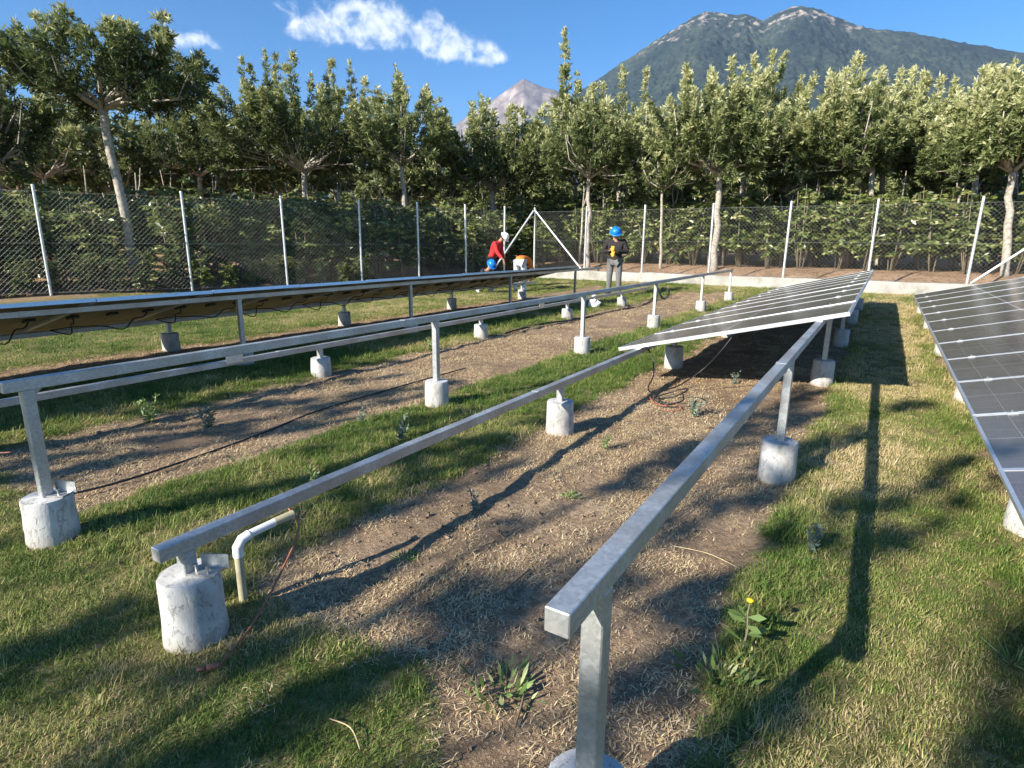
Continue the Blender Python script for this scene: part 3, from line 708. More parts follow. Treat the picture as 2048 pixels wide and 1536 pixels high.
def person(label, loc, rz, J, top, legs, helmet, shoes, glove=None, hem=.35, leg_r=1.0, hair=True, top_name='jacket'):
    """J: joints in metres; local +Y is where the person faces"""
    root = empty('person', loc, rz); tag(root, label, 'person')
    V = {k: Vector(v) for k, v in J.items()}
    names = ['pelvis', 'belly', 'chest', 'neck', 'head0', 'head1']
    vs = [V['pelvis'], V['belly'], V['chest'], V['neck'], V['head0'], V['head1']]
    rd = [(.14, .11), (.135, .10), (.155, .11), .058, (.075, .085), (.078, .09)]
    ed = [(0, 1), (1, 2), (2, 3), (3, 4), (4, 5)]
    def add(parent, p, r): vs.append(Vector(p)); rd.append(r); ed.append((parent, len(vs)-1)); return len(vs)-1
    for s in 'LR':
        a = add(2, V['sh'+s], .062); b_ = add(a, V['el'+s], .043); c_ = add(b_, V['wr'+s], .028)
        h = V['ha'+s]; w = V['wr'+s]; d = (h - w).normalized()
        pa = add(c_, w + d*.055, (.034, .020))
        side = d.cross(Vector((0, 0, 1)))
        if side.length < .1: side = d.cross(Vector((0, 1, 0)))
        side.normalize(); up = side.cross(d)
        for q, (of, ln) in enumerate(((-.027, .058), (-.009, .068), (.009, .072), (.027, .060))):
            k1 = add(pa, w + d*.085 + side*of, .0095); k2 = add(k1, w + d*(.085 + ln*.5) + side*of - up*.008, .009); add(k2, w + d*(.085 + ln*.85) + side*of - up*.028, .008)
        k1 = add(c_, w + d*.045 + side*.042, .011); add(k1, w + d*.085 + side*.052 - up*.01, .009)
        l = add(0, V['hi'+s], .085*leg_r); l2 = add(l, V['kn'+s], .056*leg_r); l3 = add(l2, V['an'+s], .036); t_ = V.get('to'+s, V['an'+s] + Vector((0, .12, -.04)))
        add(l3, t_, (.036, .026))
    link('body', skin_mesh('body', [tuple(v) for v in vs], ed, rd, M['skin']), root)
    # top
    vs2 = [V['pelvis'] + (V['pelvis']-V['belly'])*hem, V['pelvis'], V['belly'], V['chest'], V['chest'] + (V['neck']-V['chest'])*.72]
    rd2 = [(.172, .135), (.17, .135), (.165, .128), (.178, .13), .08]; ed2 = [(0, 1), (1, 2), (2, 3), (3, 4)]
    for s in 'LR':
        k = len(vs2); vs2 += [V['sh'+s], V['sh'+s].lerp(V['el'+s], .5), V['el'+s], V['el'+s].lerp(V['wr'+s], .5), V['wr'+s]]; rd2 += [.080, .070, .062, .054, .044]
        ed2 += [(3, k), (k, k+1), (k+1, k+2), (k+2, k+3), (k+3, k+4)]
    tp = link(top_name, skin_mesh(top_name, [tuple(v) for v in vs2], ed2, rd2, top, 2), root)
    # collar
    mb = MB(); cdir = (V['neck']-V['chest']).normalized(); c0 = V['neck'] - cdir*.03
    mb.tube([c0, c0 + cdir*.045], [.075, .068], 12, False); mb.build('collar', top, tp, True)
    vs3 = [V['pelvis']]; rd3 = [(.148, .12)]; ed3 = []
    for s in 'LR':
        k = len(vs3); vs3 += [V['hi'+s], V['hi'+s].lerp(V['kn'+s], .5), V['kn'+s], V['kn'+s].lerp(V['an'+s], .5), V['an'+s]]; rd3 += [.098*leg_r, .085*leg_r, .072*leg_r, .066, .062]
        ed3 += [(0, k), (k, k+1), (k+1, k+2), (k+2, k+3), (k+3, k+4)]
    link('trousers', skin_mesh('trousers', [tuple(v) for v in vs3], ed3, rd3, legs, 2), root)
    for s in 'LR':
        a = V['an'+s]; t_ = V.get('to'+s, a + Vector((0, .14, -.04))); d = (t_-a).normalized()
        mb = MB(); mb.tube([a - d*.05, a, a.lerp(t_, .5), t_ + d*.015, t_ + d*.035], [.042, .052, .046, .042, .02], 10); mb.build('shoe', shoes, root, True)
    # head: hair, ears, nose, eyes, helmet
    h0, h1 = V['head0'], V['head1']; up = (h1-h0).normalized(); fw = Vector(J.get('face', (0, 1, 0))); fw = (fw - up*fw.dot(up)).normalized(); sd = fw.cross(up)
    hc = h0.lerp(h1, .6)
    Rm = Matrix((sd, fw, up)).transposed()
    def lathe_at(name, prof, mat, parent, n=16, sc=(1, 1, 1), origin=hc):
        mb = MB(); mb.lathe(prof, n); mb.v = [tuple(origin + Rm @ Vector((v[0]*sc[0], v[1]*sc[1], v[2]*sc[2]))) for v in mb.v]
        return mb.build(name, mat, parent, True)
    if hair: lathe_at('hair', [(.085, -.05), (.093, 0), (.088, .04), (.06, .075), (.02, .09)], M['hair'], root, sc=(.98, 1.0, 1), origin=hc - fw*.022)
    mb = MB()
    mb.tube([hc + fw*.085 + up*.012, hc + fw*.108 - up*.02, hc + fw*.09 - up*.03], [.008, .014, .010], 8)
    for q in (-1, 1): mb.tube([hc + sd*q*.080 + up*.01, hc + sd*q*.092, hc + sd*q*.084 - up*.03], [.012, .018, .010], 8)
    mb.build('nose_and_ears', M['skin'], root, True)
    for q in (-1, 1):
        mb = MB(); mb.tube([hc + fw*.082 + sd*q*.03 + up*.012, hc + fw*.089 + sd*q*.03 + up*.012], [.011, .008], 8); mb.build('eye', M['hair'], root, True)
    mb = MB(); mb.tube([hc + fw*.088 - sd*.022 - up*.052, hc + fw*.092 - up*.054, hc + fw*.088 + sd*.022 - up*.052], [.004, .006, .004], 6); mb.build('mouth', M['red_cable'], root, True)
    if helmet:
        hm = lathe_at('hard_hat', [(.122, .030), (.121, .060), (.113, .098), (.090, .132), (.055, .150), (.016, .156)], helmet, root, 20, (.95, 1.12, 1))
        lathe_at('brim', [(.120, .026), (.146, .024), (.148, .030), (.120, .036)], helmet, hm, 20, (.95, 1.2, 1), hc + fw*.016)
        mb = MB(); mb.tube([hc + up*.06 - fw*.125, hc + up*.125 - fw*.09, hc + up*.162, hc + up*.125 + fw*.09, hc + up*.06 + fw*.125], .014, 6); mb.build('crown_ridge', helmet, hm, True)
    return root
def stand(extra=None, lean=0.0):
    J = dict(pelvis=(0, 0, .93), belly=(0, lean*.12, 1.08), chest=(0, lean*.32, 1.30), neck=(0, lean*.48 + .01, 1.47), head0=(0, lean*.56 + .045, 1.555), head1=(0, lean*.62 + .07, 1.655),
             hiL=(-.095, 0, .88), knL=(-.11, .03, .48), anL=(-.12, -.01, .09), hiR=(.095, 0, .88), knR=(.11, .02, .48), anR=(.12, -.02, .09),
             toL=(-.14, .15, .035), toR=(.14, .14, .035))
    J.update(extra or {}); return J
def face_angle(x, y, extra=0.0):       # heading so that local +Y points at the camera
    return math.atan2(-(-x), -y)*1.0 + extra
def head_rz(x, y, turn=0.0):
    d = Vector((-x, -y)); return math.atan2(d.y, d.x) - math.pi/2 + turn
# worker in black jacket
x, y = polar_pt(1229, 540, 16.25)[:2]
J = stand(dict(shL=(-.185, .0, 1.41), shR=(.185, .0, 1.41), elL=(-.27, .02, 1.13), elR=(.27, .02, 1.13), wrL=(-.07, .25, 1.16), wrR=(.08, .24, 1.17), haL=(.02, .30, 1.18), haR=(-.01, .31, 1.2),
               head0=(0, .06, 1.55), head1=(-.01, .12, 1.64), face=(-.35, 1, -.5)))
pw = person('worker in dark jacket, grey trousers and blue hard hat looking down at gloves', (x, y, gz(x, y)), head_rz(x, y, -.18), J, M['brown_black'], M['grey_denim'], M['blue_helmet'], M['shoe'], hem=.85)
pw.scale = (1.16, 1.12, 1.03)
gl = empty('work_gloves', pw.matrix_world.translation)
bpy.context.view_layer.update()
mw = pw.matrix_world
gl.location = mw @ Vector((0, .33, 1.14)); gl.rotation_euler = (0, 0, pw.rotation_euler.z)
tag(gl, 'pair of yellow work gloves held at chest by the black-jacketed worker', 'gloves')
for dz, dx, s in ((.06, .0, 1.0), (-.075, -.01, .95)):
    mb = MB(); mb.lathe([(.03, -.06), (.045, -.03), (.05, .01), (.04, .05), (.015, .07)], 10, (dx, 0, dz))
    for q in range(4): mb.tube([(dx - .03 + q*.02, .01, dz + .045), (dx - .034 + q*.023, .02, dz + .085)], .009, 6)
    mb.tube([(dx + .04, .0, dz - .01), (dx + .065, .015, dz + .03)], .010, 6)
    mb.build('glove', M['yellow_glove'], gl, True)
# worker in red sweater, leaning over
x, y = polar_pt(984, 540, 18.3)[:2]
J = stand(dict(shL=(-.18, .19, 1.36), shR=(.18, .19, 1.36), elL=(-.25, .22, 1.07), elR=(.26, .33, 1.10), wrL=(-.22, .30, .83), wrR=(.30, .52, .93), haL=(-.20, .34, .74), haR=(.32, .60, .87),
               head0=(0, .36, 1.50), head1=(0, .45, 1.565), face=(0, .7, -1), belly=(0, .07, 1.08), chest=(0, .19, 1.26), neck=(0, .29, 1.42)))
pr = person('worker in red sweater, black trousers and white helmet leaning forward', (x, y, gz(x, y)), head_rz(x, y, 1.05), J, M['red_wool'], M['dark_navy'], M['white_helmet'], M['shoe'], top_name='sweater')
pr.scale = (1.0, 1.0, 1.0)
# worker bending over, seen from behind, orange top and pale trousers
x, y = polar_pt(1040, 550, 17.3)[:2]
J = dict(pelvis=(0, 0, .86), belly=(0, .16, .93), chest=(0, .40, .92), neck=(0, .56, .84), head0=(0, .64, .79), head1=(0, .72, .73), face=(0, -.2, -1),
         shL=(-.18, .44, .88), shR=(.18, .44, .88), elL=(-.24, .50, .60), elR=(.25, .50, .60), wrL=(-.18, .56, .36), wrR=(.18, .56, .36), haL=(-.16, .58, .28), haR=(.16, .58, .28),
         hiL=(-.10, -.01, .82), knL=(-.12, .05, .44), anL=(-.13, -.03, .09), hiR=(.10, -.01, .82), knR=(.12, .05, .44), anR=(.13, -.03, .09), toL=(-.14, .12, .035), toR=(.14, .12, .035))
person('worker bent over with back turned, orange shirt and pale trousers', (x, y, gz(x, y)), head_rz(x, y, math.pi - .25), J, M['orange_cloth'], M['white_denim'], None, M['white_shoe'], top_name='shirt', leg_r=1.12)
# worker crouching under the panel edge with a blue hard hat
x, y = polar_pt(968, 560, 16.9)[:2]
J = dict(pelvis=(0, 0, .30), belly=(0, .10, .42), chest=(0, .24, .56), neck=(0, .34, .66), head0=(0, .38, .73), head1=(0, .45, .80), face=(0, .8, -.8),
         shL=(-.18, .25, .60), shR=(.18, .25, .60), elL=(-.26, .42, .42), elR=(.26, .42, .42), wrL=(-.14, .58, .28), wrR=(.14, .58, .28), haL=(-.10, .64, .22), haR=(.10, .64, .22),
         hiL=(-.11, .0, .26), knL=(-.22, .36, .20), anL=(-.20, -.02, .08), hiR=(.11, .0, .26), knR=(.24, .38, .24), anR=(.22, .02, .08), toL=(-.24, .12, .035), toR=(.26, .16, .035))
person('worker crouching behind the shaded panels, only blue hard hat and legs showing', (x, y, gz(x, y)), head_rz(x, y, .5), J, M['dark_navy'], M['white_denim'], M['blue_helmet'], M['white_shoe'])

# ------------------------------------------------------------------ trees
def crown_leaves(rng, flames, lpf, Ls, Ws, droop=0.0, leafk=4.2, z0=0.0, Hc=1.0):
    """flames: list of (base, dir, length, width); returns leaf quads and tints"""
    P, D, T, LL, WW = [], [], [], [], []
    for (b0, d0, L, w0, cen) in flames:
        n = max(16, int(leafk*lpf*L*(.6 + w0))); per = 20; m_ = max(4, n//per); n = m_*per
        tc_ = rng.random(m_)**.8
        prof = w0*np.clip(1.08 - tc_, .03, 1)*(.35 + .65*np.clip(tc_*5, 0, 1))*1.15
        oc = unit(rng.normal(size=(m_, 3)))*(rng.random(m_)**.33)[:, None]
        cc = b0 + d0*(L*tc_)[:, None] + oc*prof[:, None]
        dc = unit(d0*(.55 - droop) + oc*.8 + unit(cc - cen)*.4 + rng.normal(size=(m_, 3))*.25 - np.array([0, 0, droop*.6]))
        rc = np.clip(.05 + .22*prof, .05, .14)
        rep = lambda q: np.repeat(q, per, axis=0)
        al = rng.random(n); tt = rep(tc_); off = rep(oc)
        p = rep(cc) + rep(dc)*(al*rep(rc)*1.9)[:, None] + rng.normal(size=(n, 3))*(rep(rc)*.42*(1.1 - al*.6))[:, None]
        d = rep(dc)*.75 + rng.normal(size=(n, 3))*.5
        P.append(p); D.append(d)
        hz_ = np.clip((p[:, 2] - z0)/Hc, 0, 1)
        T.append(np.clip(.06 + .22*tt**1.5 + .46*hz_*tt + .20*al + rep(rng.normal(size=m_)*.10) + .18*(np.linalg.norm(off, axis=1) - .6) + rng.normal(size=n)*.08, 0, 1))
        k = rng.lognormal(0, .28, n); LL.append(Ls*k); WW.append(Ws*k)
    P = np.concatenate(P); D = np.concatenate(D); T = np.concatenate(T); LL = np.concatenate(LL); WW = np.concatenate(WW)
    return leaf_quads(P, D, LL, WW, rng, .42), T
def tree(label, base, fork_h, top_h, R, cen_off=(0, 0), seed=0, nfl=46, lpf=150, lean=(0, 0), spires=(), bark='bark', Ls=.12, Ws=.034, trunk_r=.11, tint=0.0, group=None, flat=.55, droop=0.0, ellip=1.0, name='shade_tree', skirt=.45, fw=.74, shoots=9, leafk=3.0, sprays=.5):
    rng = np.random.default_rng(seed); root = empty(name, base); tag(root, label, 'tree', group)
    fk = np.array([lean[0], lean[1], fork_h]); cen = np.array([cen_off[0], cen_off[1], fork_h])
    trunk = MB(); pts = []; n = 8
    for i in range(n+1):
        s = i/n; j = rng.normal(size=2)*.035*math.sin(s*math.pi)
        pts.append((fk[0]*s + j[0], fk[1]*s + j[1], -.2 + (fork_h+.2)*s))
    trunk_r *= .8; trunk.tube(pts, [trunk_r*(1.35 if i == 0 else 1.12 - .3*i/n) for i in range(n+1)], 9)
    tr = trunk.build('trunk', M[bark], root, True)
    Hc = top_h - fork_h; flames = []; limbs = MB(); nl = 6
    for i in range(nl):
        a = 2*math.pi*(i + rng.random()*.6)/nl; rr = R*rng.uniform(.45, .8)
        e = np.array([cen[0] + rr*math.cos(a), cen[1] + rr*math.sin(a)*ellip, fork_h + Hc*rng.uniform(.18, .38)])
        m1 = fk*.55 + e*.45 - np.array([0, 0, Hc*.05]); tip = e + np.array([math.cos(a)*.2, math.sin(a)*.2, Hc*.35])
        limbs.tube([fk - np.array([0, 0, .12]), m1, e, tip], [trunk_r*.62, trunk_r*.42, trunk_r*.28, .012], 6)
    nfl = int(nfl*.82)
    for k in range(nfl):
        a = rng.random()*2*math.pi; q = math.sqrt(rng.random()); r = R*q*.86
        b0 = np.array([cen[0] + r*math.cos(a), cen[1] + r*math.sin(a)*ellip, fork_h + Hc*(.02 + .16*q*q*rng.random() + skirt*.35*(1-q)*rng.random())])
        d0 = unit(np.array([math.cos(a)*(.15+.55*q), math.sin(a)*(.15+.55*q), 1.0]) + rng.normal(size=3)*.12)
        zmax = fork_h + Hc*(1 - flat*q**2.2)*rng.uniform(.72, 1.0)
        L = max(.5, (zmax - b0[2])/max(.35, d0[2])); 
        if k < 3: L = (top_h - b0[2])
        flames.append((b0, d0, L, rng.uniform(.30, .52)*fw*(R/2.2)**.5, cen + np.array([0, 0, Hc*.3])))
    for k in range(int(nfl*sprays)):                      # low skirt of side sprays
        a = rng.random()*2*math.pi; r = R*rng.uniform(.35, .8)
        b0 = np.array([cen[0] + r*math.cos(a), cen[1] + r*math.sin(a)*ellip, fork_h + Hc*rng.uniform(-.10, .45)])
        d0 = unit(np.array([math.cos(a), math.sin(a), rng.uniform(-.35, .65)])); flames.append((b0, d0, R*rng.uniform(.25, .62), rng.uniform(.28, .42)*fw*(R/2.2)**.5, cen))
    for k in range(shoots):                           # thin upright shoots above the crown
        a = rng.random()*2*math.pi; q = math.sqrt(rng.random())*.8; zc = fork_h + Hc*(1 - flat*q**2.2)*.62
        b0 = np.array([cen[0] + R*q*math.cos(a), cen[1] + R*q*math.sin(a)*ellip, zc])
        flames.append((b0, unit(np.array([math.cos(a)*.12, math.sin(a)*.12, 1.0]) + rng.normal(size=3)*.06), Hc*rng.uniform(.30, .64), rng.uniform(.12, .22)*fw, cen))
    for (sx_, sy_, h, w) in spires:
        b0 = np.array([sx_, sy_, fork_h + Hc*.35]); flames.append((b0, unit(np.array([rng.normal()*.03, rng.normal()*.03, 1.0])), h - b0[2], w, np.array([sx_, sy_, fork_h])))
        limbs.tube([fk, b0*.6 + fk*.4, b0, (sx_, sy_, h-.1)], [trunk_r*.5, trunk_r*.35, .035, .01], 6)
    for fl in flames[::3]:
        limbs.tube([fl[0]*.6 + fk*.4, fl[0], fl[0] + fl[1]*fl[2]*.8], [.03, .022, .008], 5)
    limbs.build('limbs', M[bark], tr, True)
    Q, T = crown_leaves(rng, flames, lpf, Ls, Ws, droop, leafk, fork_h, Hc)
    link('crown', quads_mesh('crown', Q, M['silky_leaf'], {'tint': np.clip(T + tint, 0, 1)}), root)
    return root
def right_off(px_a, px_b, dist, py=420):
    a = polar_pt(px_a, py, dist); b_ = polar_pt(px_b, py, dist); return (b_.x - a.x, b_.y - a.y)
def px_tree(label, trunk_px, dist, left, right, ytop, ybot, seed, **kw):
    b0 = polar_pt(trunk_px, 480, dist); bz = gz(b0.x, b0.y)
    R = (polar_pt(right, 300, dist) - polar_pt(left, 300, dist)).to_2d().length/2
    top = polar_pt((left+right)/2, ytop, dist).z - bz; fork = polar_pt(trunk_px, ybot, dist).z - bz
    fp = polar_pt(kw.pop('fork_px', trunk_px), ybot, dist); lean = (fp.x - b0.x, fp.y - b0.y)
    cp = polar_pt((left+right)/2, (ytop+ybot)/2, dist); off = (cp.x - b0.x, cp.y - b0.y)
    sp = []
    for (sx_, sy_, w) in kw.pop('spikes', ()):
        q = polar_pt(sx_, sy_, dist); sp.append((q.x - b0.x, q.y - b0.y, q.z - bz, w))
    return tree(label, (b0.x, b0.y, bz), fork, top, R, off, seed, lean=lean, spires=sp, **kw)
px_tree('broad umbrella-crowned tree with slanting pale trunk, largest at upper left', 262, 19.5, 10, 405, 45, 215, 101, fork_px=205, nfl=60, lpf=190, trunk_r=.145, Ls=.12, Ws=.03, flat=.35, droop=.12, tint=-.05, spikes=[(110, 40, .5), (235, 50, .5), (255, 60, .4)])
px_tree('dark leafy tree cut by the left edge of the picture', 30, 21.0, -190, 70, 85, 330, 102, fork_px=-20, nfl=40, lpf=170, trunk_r=.15, Ls=.12, Ws=.03, tint=-.08)
px_tree('small dark tree with forked trunk between umbrella tree and tall clump', 398, 27, 265, 480, 215, 345, 103, nfl=40, trunk_r=.12, tint=-.05)
px_tree('tall ragged tree with double pale trunk and thin upright shoots', 608, 25, 430, 745, 165, 335, 104, nfl=62, lpf=170, trunk_r=.15, tint=.0, flat=.35, spikes=[(500, 135, .3), (575, 130, .3), (660, 125, .28), (708, 130, .22)])
px_tree('rounded tree with curved white trunk left of the small cone', 818, 23.5, 700, 890, 170, 325, 105, fork_px=803, nfl=50, lpf=180, trunk_r=.12, tint=.08, spikes=[(800, 165, .35), (745, 200, .3)])
px_tree('bushy tree standing below the small grey cone', 985, 26, 875, 1095, 225, 375, 106, nfl=56, lpf=170, trunk_r=.15, tint=.04, spikes=[(945, 205, .22), (990, 225, .3)])
px_tree('slender tree with forked trunk and the tallest thin spire', 1178, 23.5, 1095, 1265, 215, 350, 107, nfl=40, lpf=170, trunk_r=.10, tint=.06, spikes=[(1130, 68, .2), (1125, 130, .32), (1150, 150, .3), (1190, 170, .3)])
px_tree('tree with twin narrow plumes right of the tallest spire', 1236, 27, 1190, 1335, 225, 372, 108, nfl=40, lpf=170, trunk_r=.11, tint=.08, spikes=[(1252, 138, .34), (1298, 140, .26), (1215, 165, .25)])
px_tree('young tree with bare Y-shaped fork and small flat crown', 1325, 23, 1268, 1400, 312, 375, 109, nfl=18, lpf=120, trunk_r=.065, tint=.1, flat=.5)
px_tree('dense tree on thick straight trunk right behind the fence', 1432, 22.5, 1325, 1530, 165, 345, 110, fork_px=1440, nfl=62, lpf=190, trunk_r=.145, tint=.1, spikes=[(1372, 145, .4), (1432, 150, .4), (1390, 190, .4)])
px_tree('bright-topped tree touching the dense thick-trunked one on its right', 1487, 27, 1455, 1600, 150, 345, 111, nfl=50, lpf=180, trunk_r=.16, tint=.12, spikes=[(1538, 138, .5), (1510, 170, .4)])
px_tree('wide pale-topped tree on twin trunks with leaning top plume', 1745, 25, 1610, 1790, 165, 338, 112, nfl=58, lpf=180, trunk_r=.13, tint=.12, spikes=[(1712, 108, .42), (1665, 150, .4), (1690, 140, .4)])
px_tree('tree with a comb of narrow upright plumes against the mountain', 1765, 28, 1740, 1905, 190, 340, 113, nfl=46, lpf=170, trunk_r=.14, tint=.12, spikes=[(1778, 138, .26), (1803, 142, .24), (1832, 136, .3), (1853, 150, .26), (1880, 158, .26)])
px_tree('dark-trunked tree half hidden before the rightmost crown', 1952, 26, 1850, 1990, 230, 350, 114, nfl=44, lpf=170, trunk_r=.13, tint=.02, spikes=[(1908, 165, .28)])
px_tree('tall yellow-topped tree with white forked trunk at the right edge', 2026, 22.5, 1915, 2140, 150, 335, 115, nfl=64, lpf=190, trunk_r=.13, tint=.14, spikes=[(1958, 142, .35), (1992, 140, .35), (2035, 130, .4)])
# plantation trees farther back
PROTO = []
for k in range(4):
    PROTO.append(tree('small shade tree far back among the plantation rows', (0, 0, -500), 2.3 + .3*k, 5.8 + .5*(k % 2), 2.0, (0, 0), 300 + k, nfl=34, lpf=70, leafk=2.3, Ls=.22, Ws=.07, trunk_r=.10, tint=.12 + .03*k, group='shade trees far back in the plantation'))
def copy_tree(o, parent=None):
    c = o.copy(); COL.objects.link(c); c.parent = parent
    for ch in o.children: copy_tree(ch, c)
    return c
used = [False]*4; far_px = []
g = np.random.default_rng(77)
for row, d in enumerate((31, 37, 45, 56)):
    step = (190, 160, 125, 95)[row]
    for px in np.arange(-140 + row*37, 2200, step):
        far_px.append((px + g.normal()*22, d + g.normal()*1.6))
for i, (px, d) in enumerate(far_px):
    k = int(g.integers(0, 4)); b0 = polar_pt(px, 480, d)
    o = PROTO[k] if not used[k] else copy_tree(PROTO[k]); used[k] = True
    s = g.uniform(.82, 1.12); o.location = (b0.x, b0.y, gz(b0.x, b0.y)); o.rotation_euler = (0, 0, g.random()*6.28); o.scale = (s*1.05, s*1.05, s)
# the wood beyond the plantation rows closes the view
rng = np.random.default_rng(808); n = 60000; px = rng.uniform(-500, 2500, n); d = rng.uniform(62, 80, n)
az = YAW - np.arctan((px - W_PX/2)/F_PX); P = np.stack([-np.sin(az)*d, np.cos(az)*d, np.zeros(n)], 1)
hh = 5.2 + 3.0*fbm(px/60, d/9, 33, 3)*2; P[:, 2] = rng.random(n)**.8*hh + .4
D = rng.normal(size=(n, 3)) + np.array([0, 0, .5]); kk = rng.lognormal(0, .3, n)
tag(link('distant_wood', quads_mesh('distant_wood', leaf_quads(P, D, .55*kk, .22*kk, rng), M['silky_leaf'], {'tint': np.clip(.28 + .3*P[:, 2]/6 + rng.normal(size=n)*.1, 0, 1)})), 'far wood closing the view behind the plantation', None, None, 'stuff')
# trees on the sunny side behind the camera, whose crowns dapple the near ground
for i, (bx, by, fh, th, R, sd) in enumerate(((-3.5, -5.0, 3.0, 5.6, 1.5, 421), (-6.5, -6.6, 3.0, 5.8, 1.7, 422), (-3.4, -8.2, 3.6, 6.2, 1.7, 423), (-8.0, -5.2, 2.8, 5.2, 1.6, 424))):
    tree(('slim', 'sparse', 'tall', 'low')[i] + ' young shade tree standing on the sunny side behind the viewer', (bx, by, 0), fh, th, R, (0, 0), sd, nfl=9, lpf=150, Ls=.13, Ws=.04, trunk_r=.06, fw=.17, shoots=5, group='shade trees behind the viewer', leafk=2.0, sprays=.12)




# ------------------------------------------------------------------ coffee shrubs behind the fences
def shrub_proto(seed, H=2.1, R=.75, nst=6, nbr=84, lpb=12):
    rng = np.random.default_rng(seed); root = empty('coffee_shrub', (0, 0, -500)); st = MB(); P, D, T = [], [], []
    stems = []
    for s in range(nst):
        a = rng.random()*6.28; tip = np.array([math.cos(a)*R*.45, math.sin(a)*R*.45, H*rng.uniform(.8, 1.0)]); b0 = np.array([math.cos(a)*.06, math.sin(a)*.06, -.1])
        mid = (b0 + tip)/2 + rng.normal(size=3)*.06; st.tube([b0, mid, tip], [.022, .016, .006], 5); stems.append((b0, mid, tip))
    for k in range(nbr):
        b0, mid, tip = stems[k % nst]; s = rng.uniform(.30, 1.0)
        p0 = (mid + (tip-mid)*(2*s-1)) if s > .5 else (b0 + (mid-b0)*2*s)
        a = rng.random()*6.28; L = R*rng.uniform(.45, 1.0)*(1.15 - .55*s); dr = np.array([math.cos(a), math.sin(a), rng.uniform(-.2, .5)])
        n = lpb; tt = np.linspace(.12, 1, n) + rng.normal(size=n)*.02
        pp = p0 + dr*(L*tt)[:, None] - np.array([0, 0, 1])*(tt**2*L*.28)[:, None]
        for sg in (-1, 1):
            sd = np.array([-math.sin(a), math.cos(a), 0])*sg; d = sd*.8 + dr*.45 + np.array([0, 0, -.25]) + rng.normal(size=(n, 3))*.33
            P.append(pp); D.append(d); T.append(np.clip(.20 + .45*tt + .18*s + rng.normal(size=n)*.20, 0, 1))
        if k % 2 == 0: st.tube([p0, pp[n//2], pp[-1]], [.007, .005, .003], 4)
    P = np.concatenate(P); D = np.concatenate(D); T = np.concatenate(T); k = rng.lognormal(0, .22, len(P))
    st.build('stems', M['stem'], root, True)
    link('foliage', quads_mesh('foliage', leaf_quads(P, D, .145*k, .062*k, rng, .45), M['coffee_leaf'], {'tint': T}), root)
    return root
SP = [shrub_proto(500 + i, 2.15 + .12*i, .72 + .05*(i % 3)) for i in range(5)]
sp_used = [False]*5
def put_shrub(x, y, s, label, group):
    k = int(g.integers(0, 5)); o = SP[k] if not sp_used[k] else copy_tree(SP[k]); sp_used[k] = True
    o.location = (x, y, gz(x, y)); o.rotation_euler = (0, 0, g.random()*6.28); o.scale = (s*g.uniform(.9, 1.15),)*2 + (s*g.uniform(.88, 1.08),)
    tag(o, label, 'shrub', group)
lab = (('coffee shrub in the front row just behind the far fence', 'front row coffee shrubs behind the far fence'), ('coffee shrub in the back rows behind the far fence', 'back row coffee shrubs behind the far fence'))
for r_, (yy, st_) in enumerate(((23.0, .95), (24.6, 1.1), (26.6, 1.35))):
    x = -13.0 - r_*1.5
    while x < 7.5 + r_*1.2:
        put_shrub(x + g.normal()*.12, yy + g.normal()*.25, 1.04 + .09*r_, *lab[min(r_, 1)]); x += st_
lab = (('coffee shrub in the front row just behind the left fence', 'front row coffee shrubs behind the left fence'), ('coffee shrub in the back rows behind the left fence', 'back row coffee shrubs behind the left fence'))
NL = Vector((-math.cos(ANG), math.sin(ANG), 0))
for r_, (off, st_) in enumerate(((1.2, .85), (2.6, 1.05), (4.5, 1.3))):
    s = -1.2 - r_
    while s < 19.5:
        q = CORNER + LDIR*s + NL*(off + g.normal()*.14); put_shrub(q.x, q.y, .95 + .08*r_, *lab[min(r_, 1)]); s += st_

for k in range(18):                                   # low leafy plants crowding the foot of the left fence
    q = CORNER + LDIR*(6.5 + k*.65) + NL*(.25 + g.normal()*.12)
    put_shrub(q.x, q.y, .36 + .08*g.random(), 'low dark leafy plant crowding the foot of the left fence', 'low plants at the left fence foot')
# pale coppiced stems standing among the shrubs
for k in range(34):
    px = 60 + k*60 + g.normal()*18; b0 = polar_pt(px, 480, g.uniform(23.8, 28)); h = g.uniform(2.4, 3.4); mb = MB(); a = g.random()*6.28
    f_ = Vector((g.normal()*.08, g.normal()*.08, h*.72)); mb.tube([(0, 0, -.1), f_*.5 + Vector((g.normal()*.03, 0, 0)), f_], [.05, .042, .036], 7)
    for sg in (-1, 1)[:1 + k % 2]: mb.tube([f_ - Vector((0, 0, .04)), f_ + Vector((math.cos(a)*.14*sg, math.sin(a)*.14*sg, h*.13)), f_ + Vector((math.cos(a)*.22*sg, math.sin(a)*.22*sg, h*.3))], [.032, .024, .012], 6)
    if k % 2 == 0: mb.tube([f_, f_ + Vector((.03, .02, h*.25))], [.036, .02], 6)
    tag(mb.build('bare_stem', M['bark'], None, True, loc=(b0.x, b0.y, gz(b0.x, b0.y))), 'thin pale pruned stem poking up among the coffee shrubs', 'tree stem', 'pale pruned stems among the shrubs')

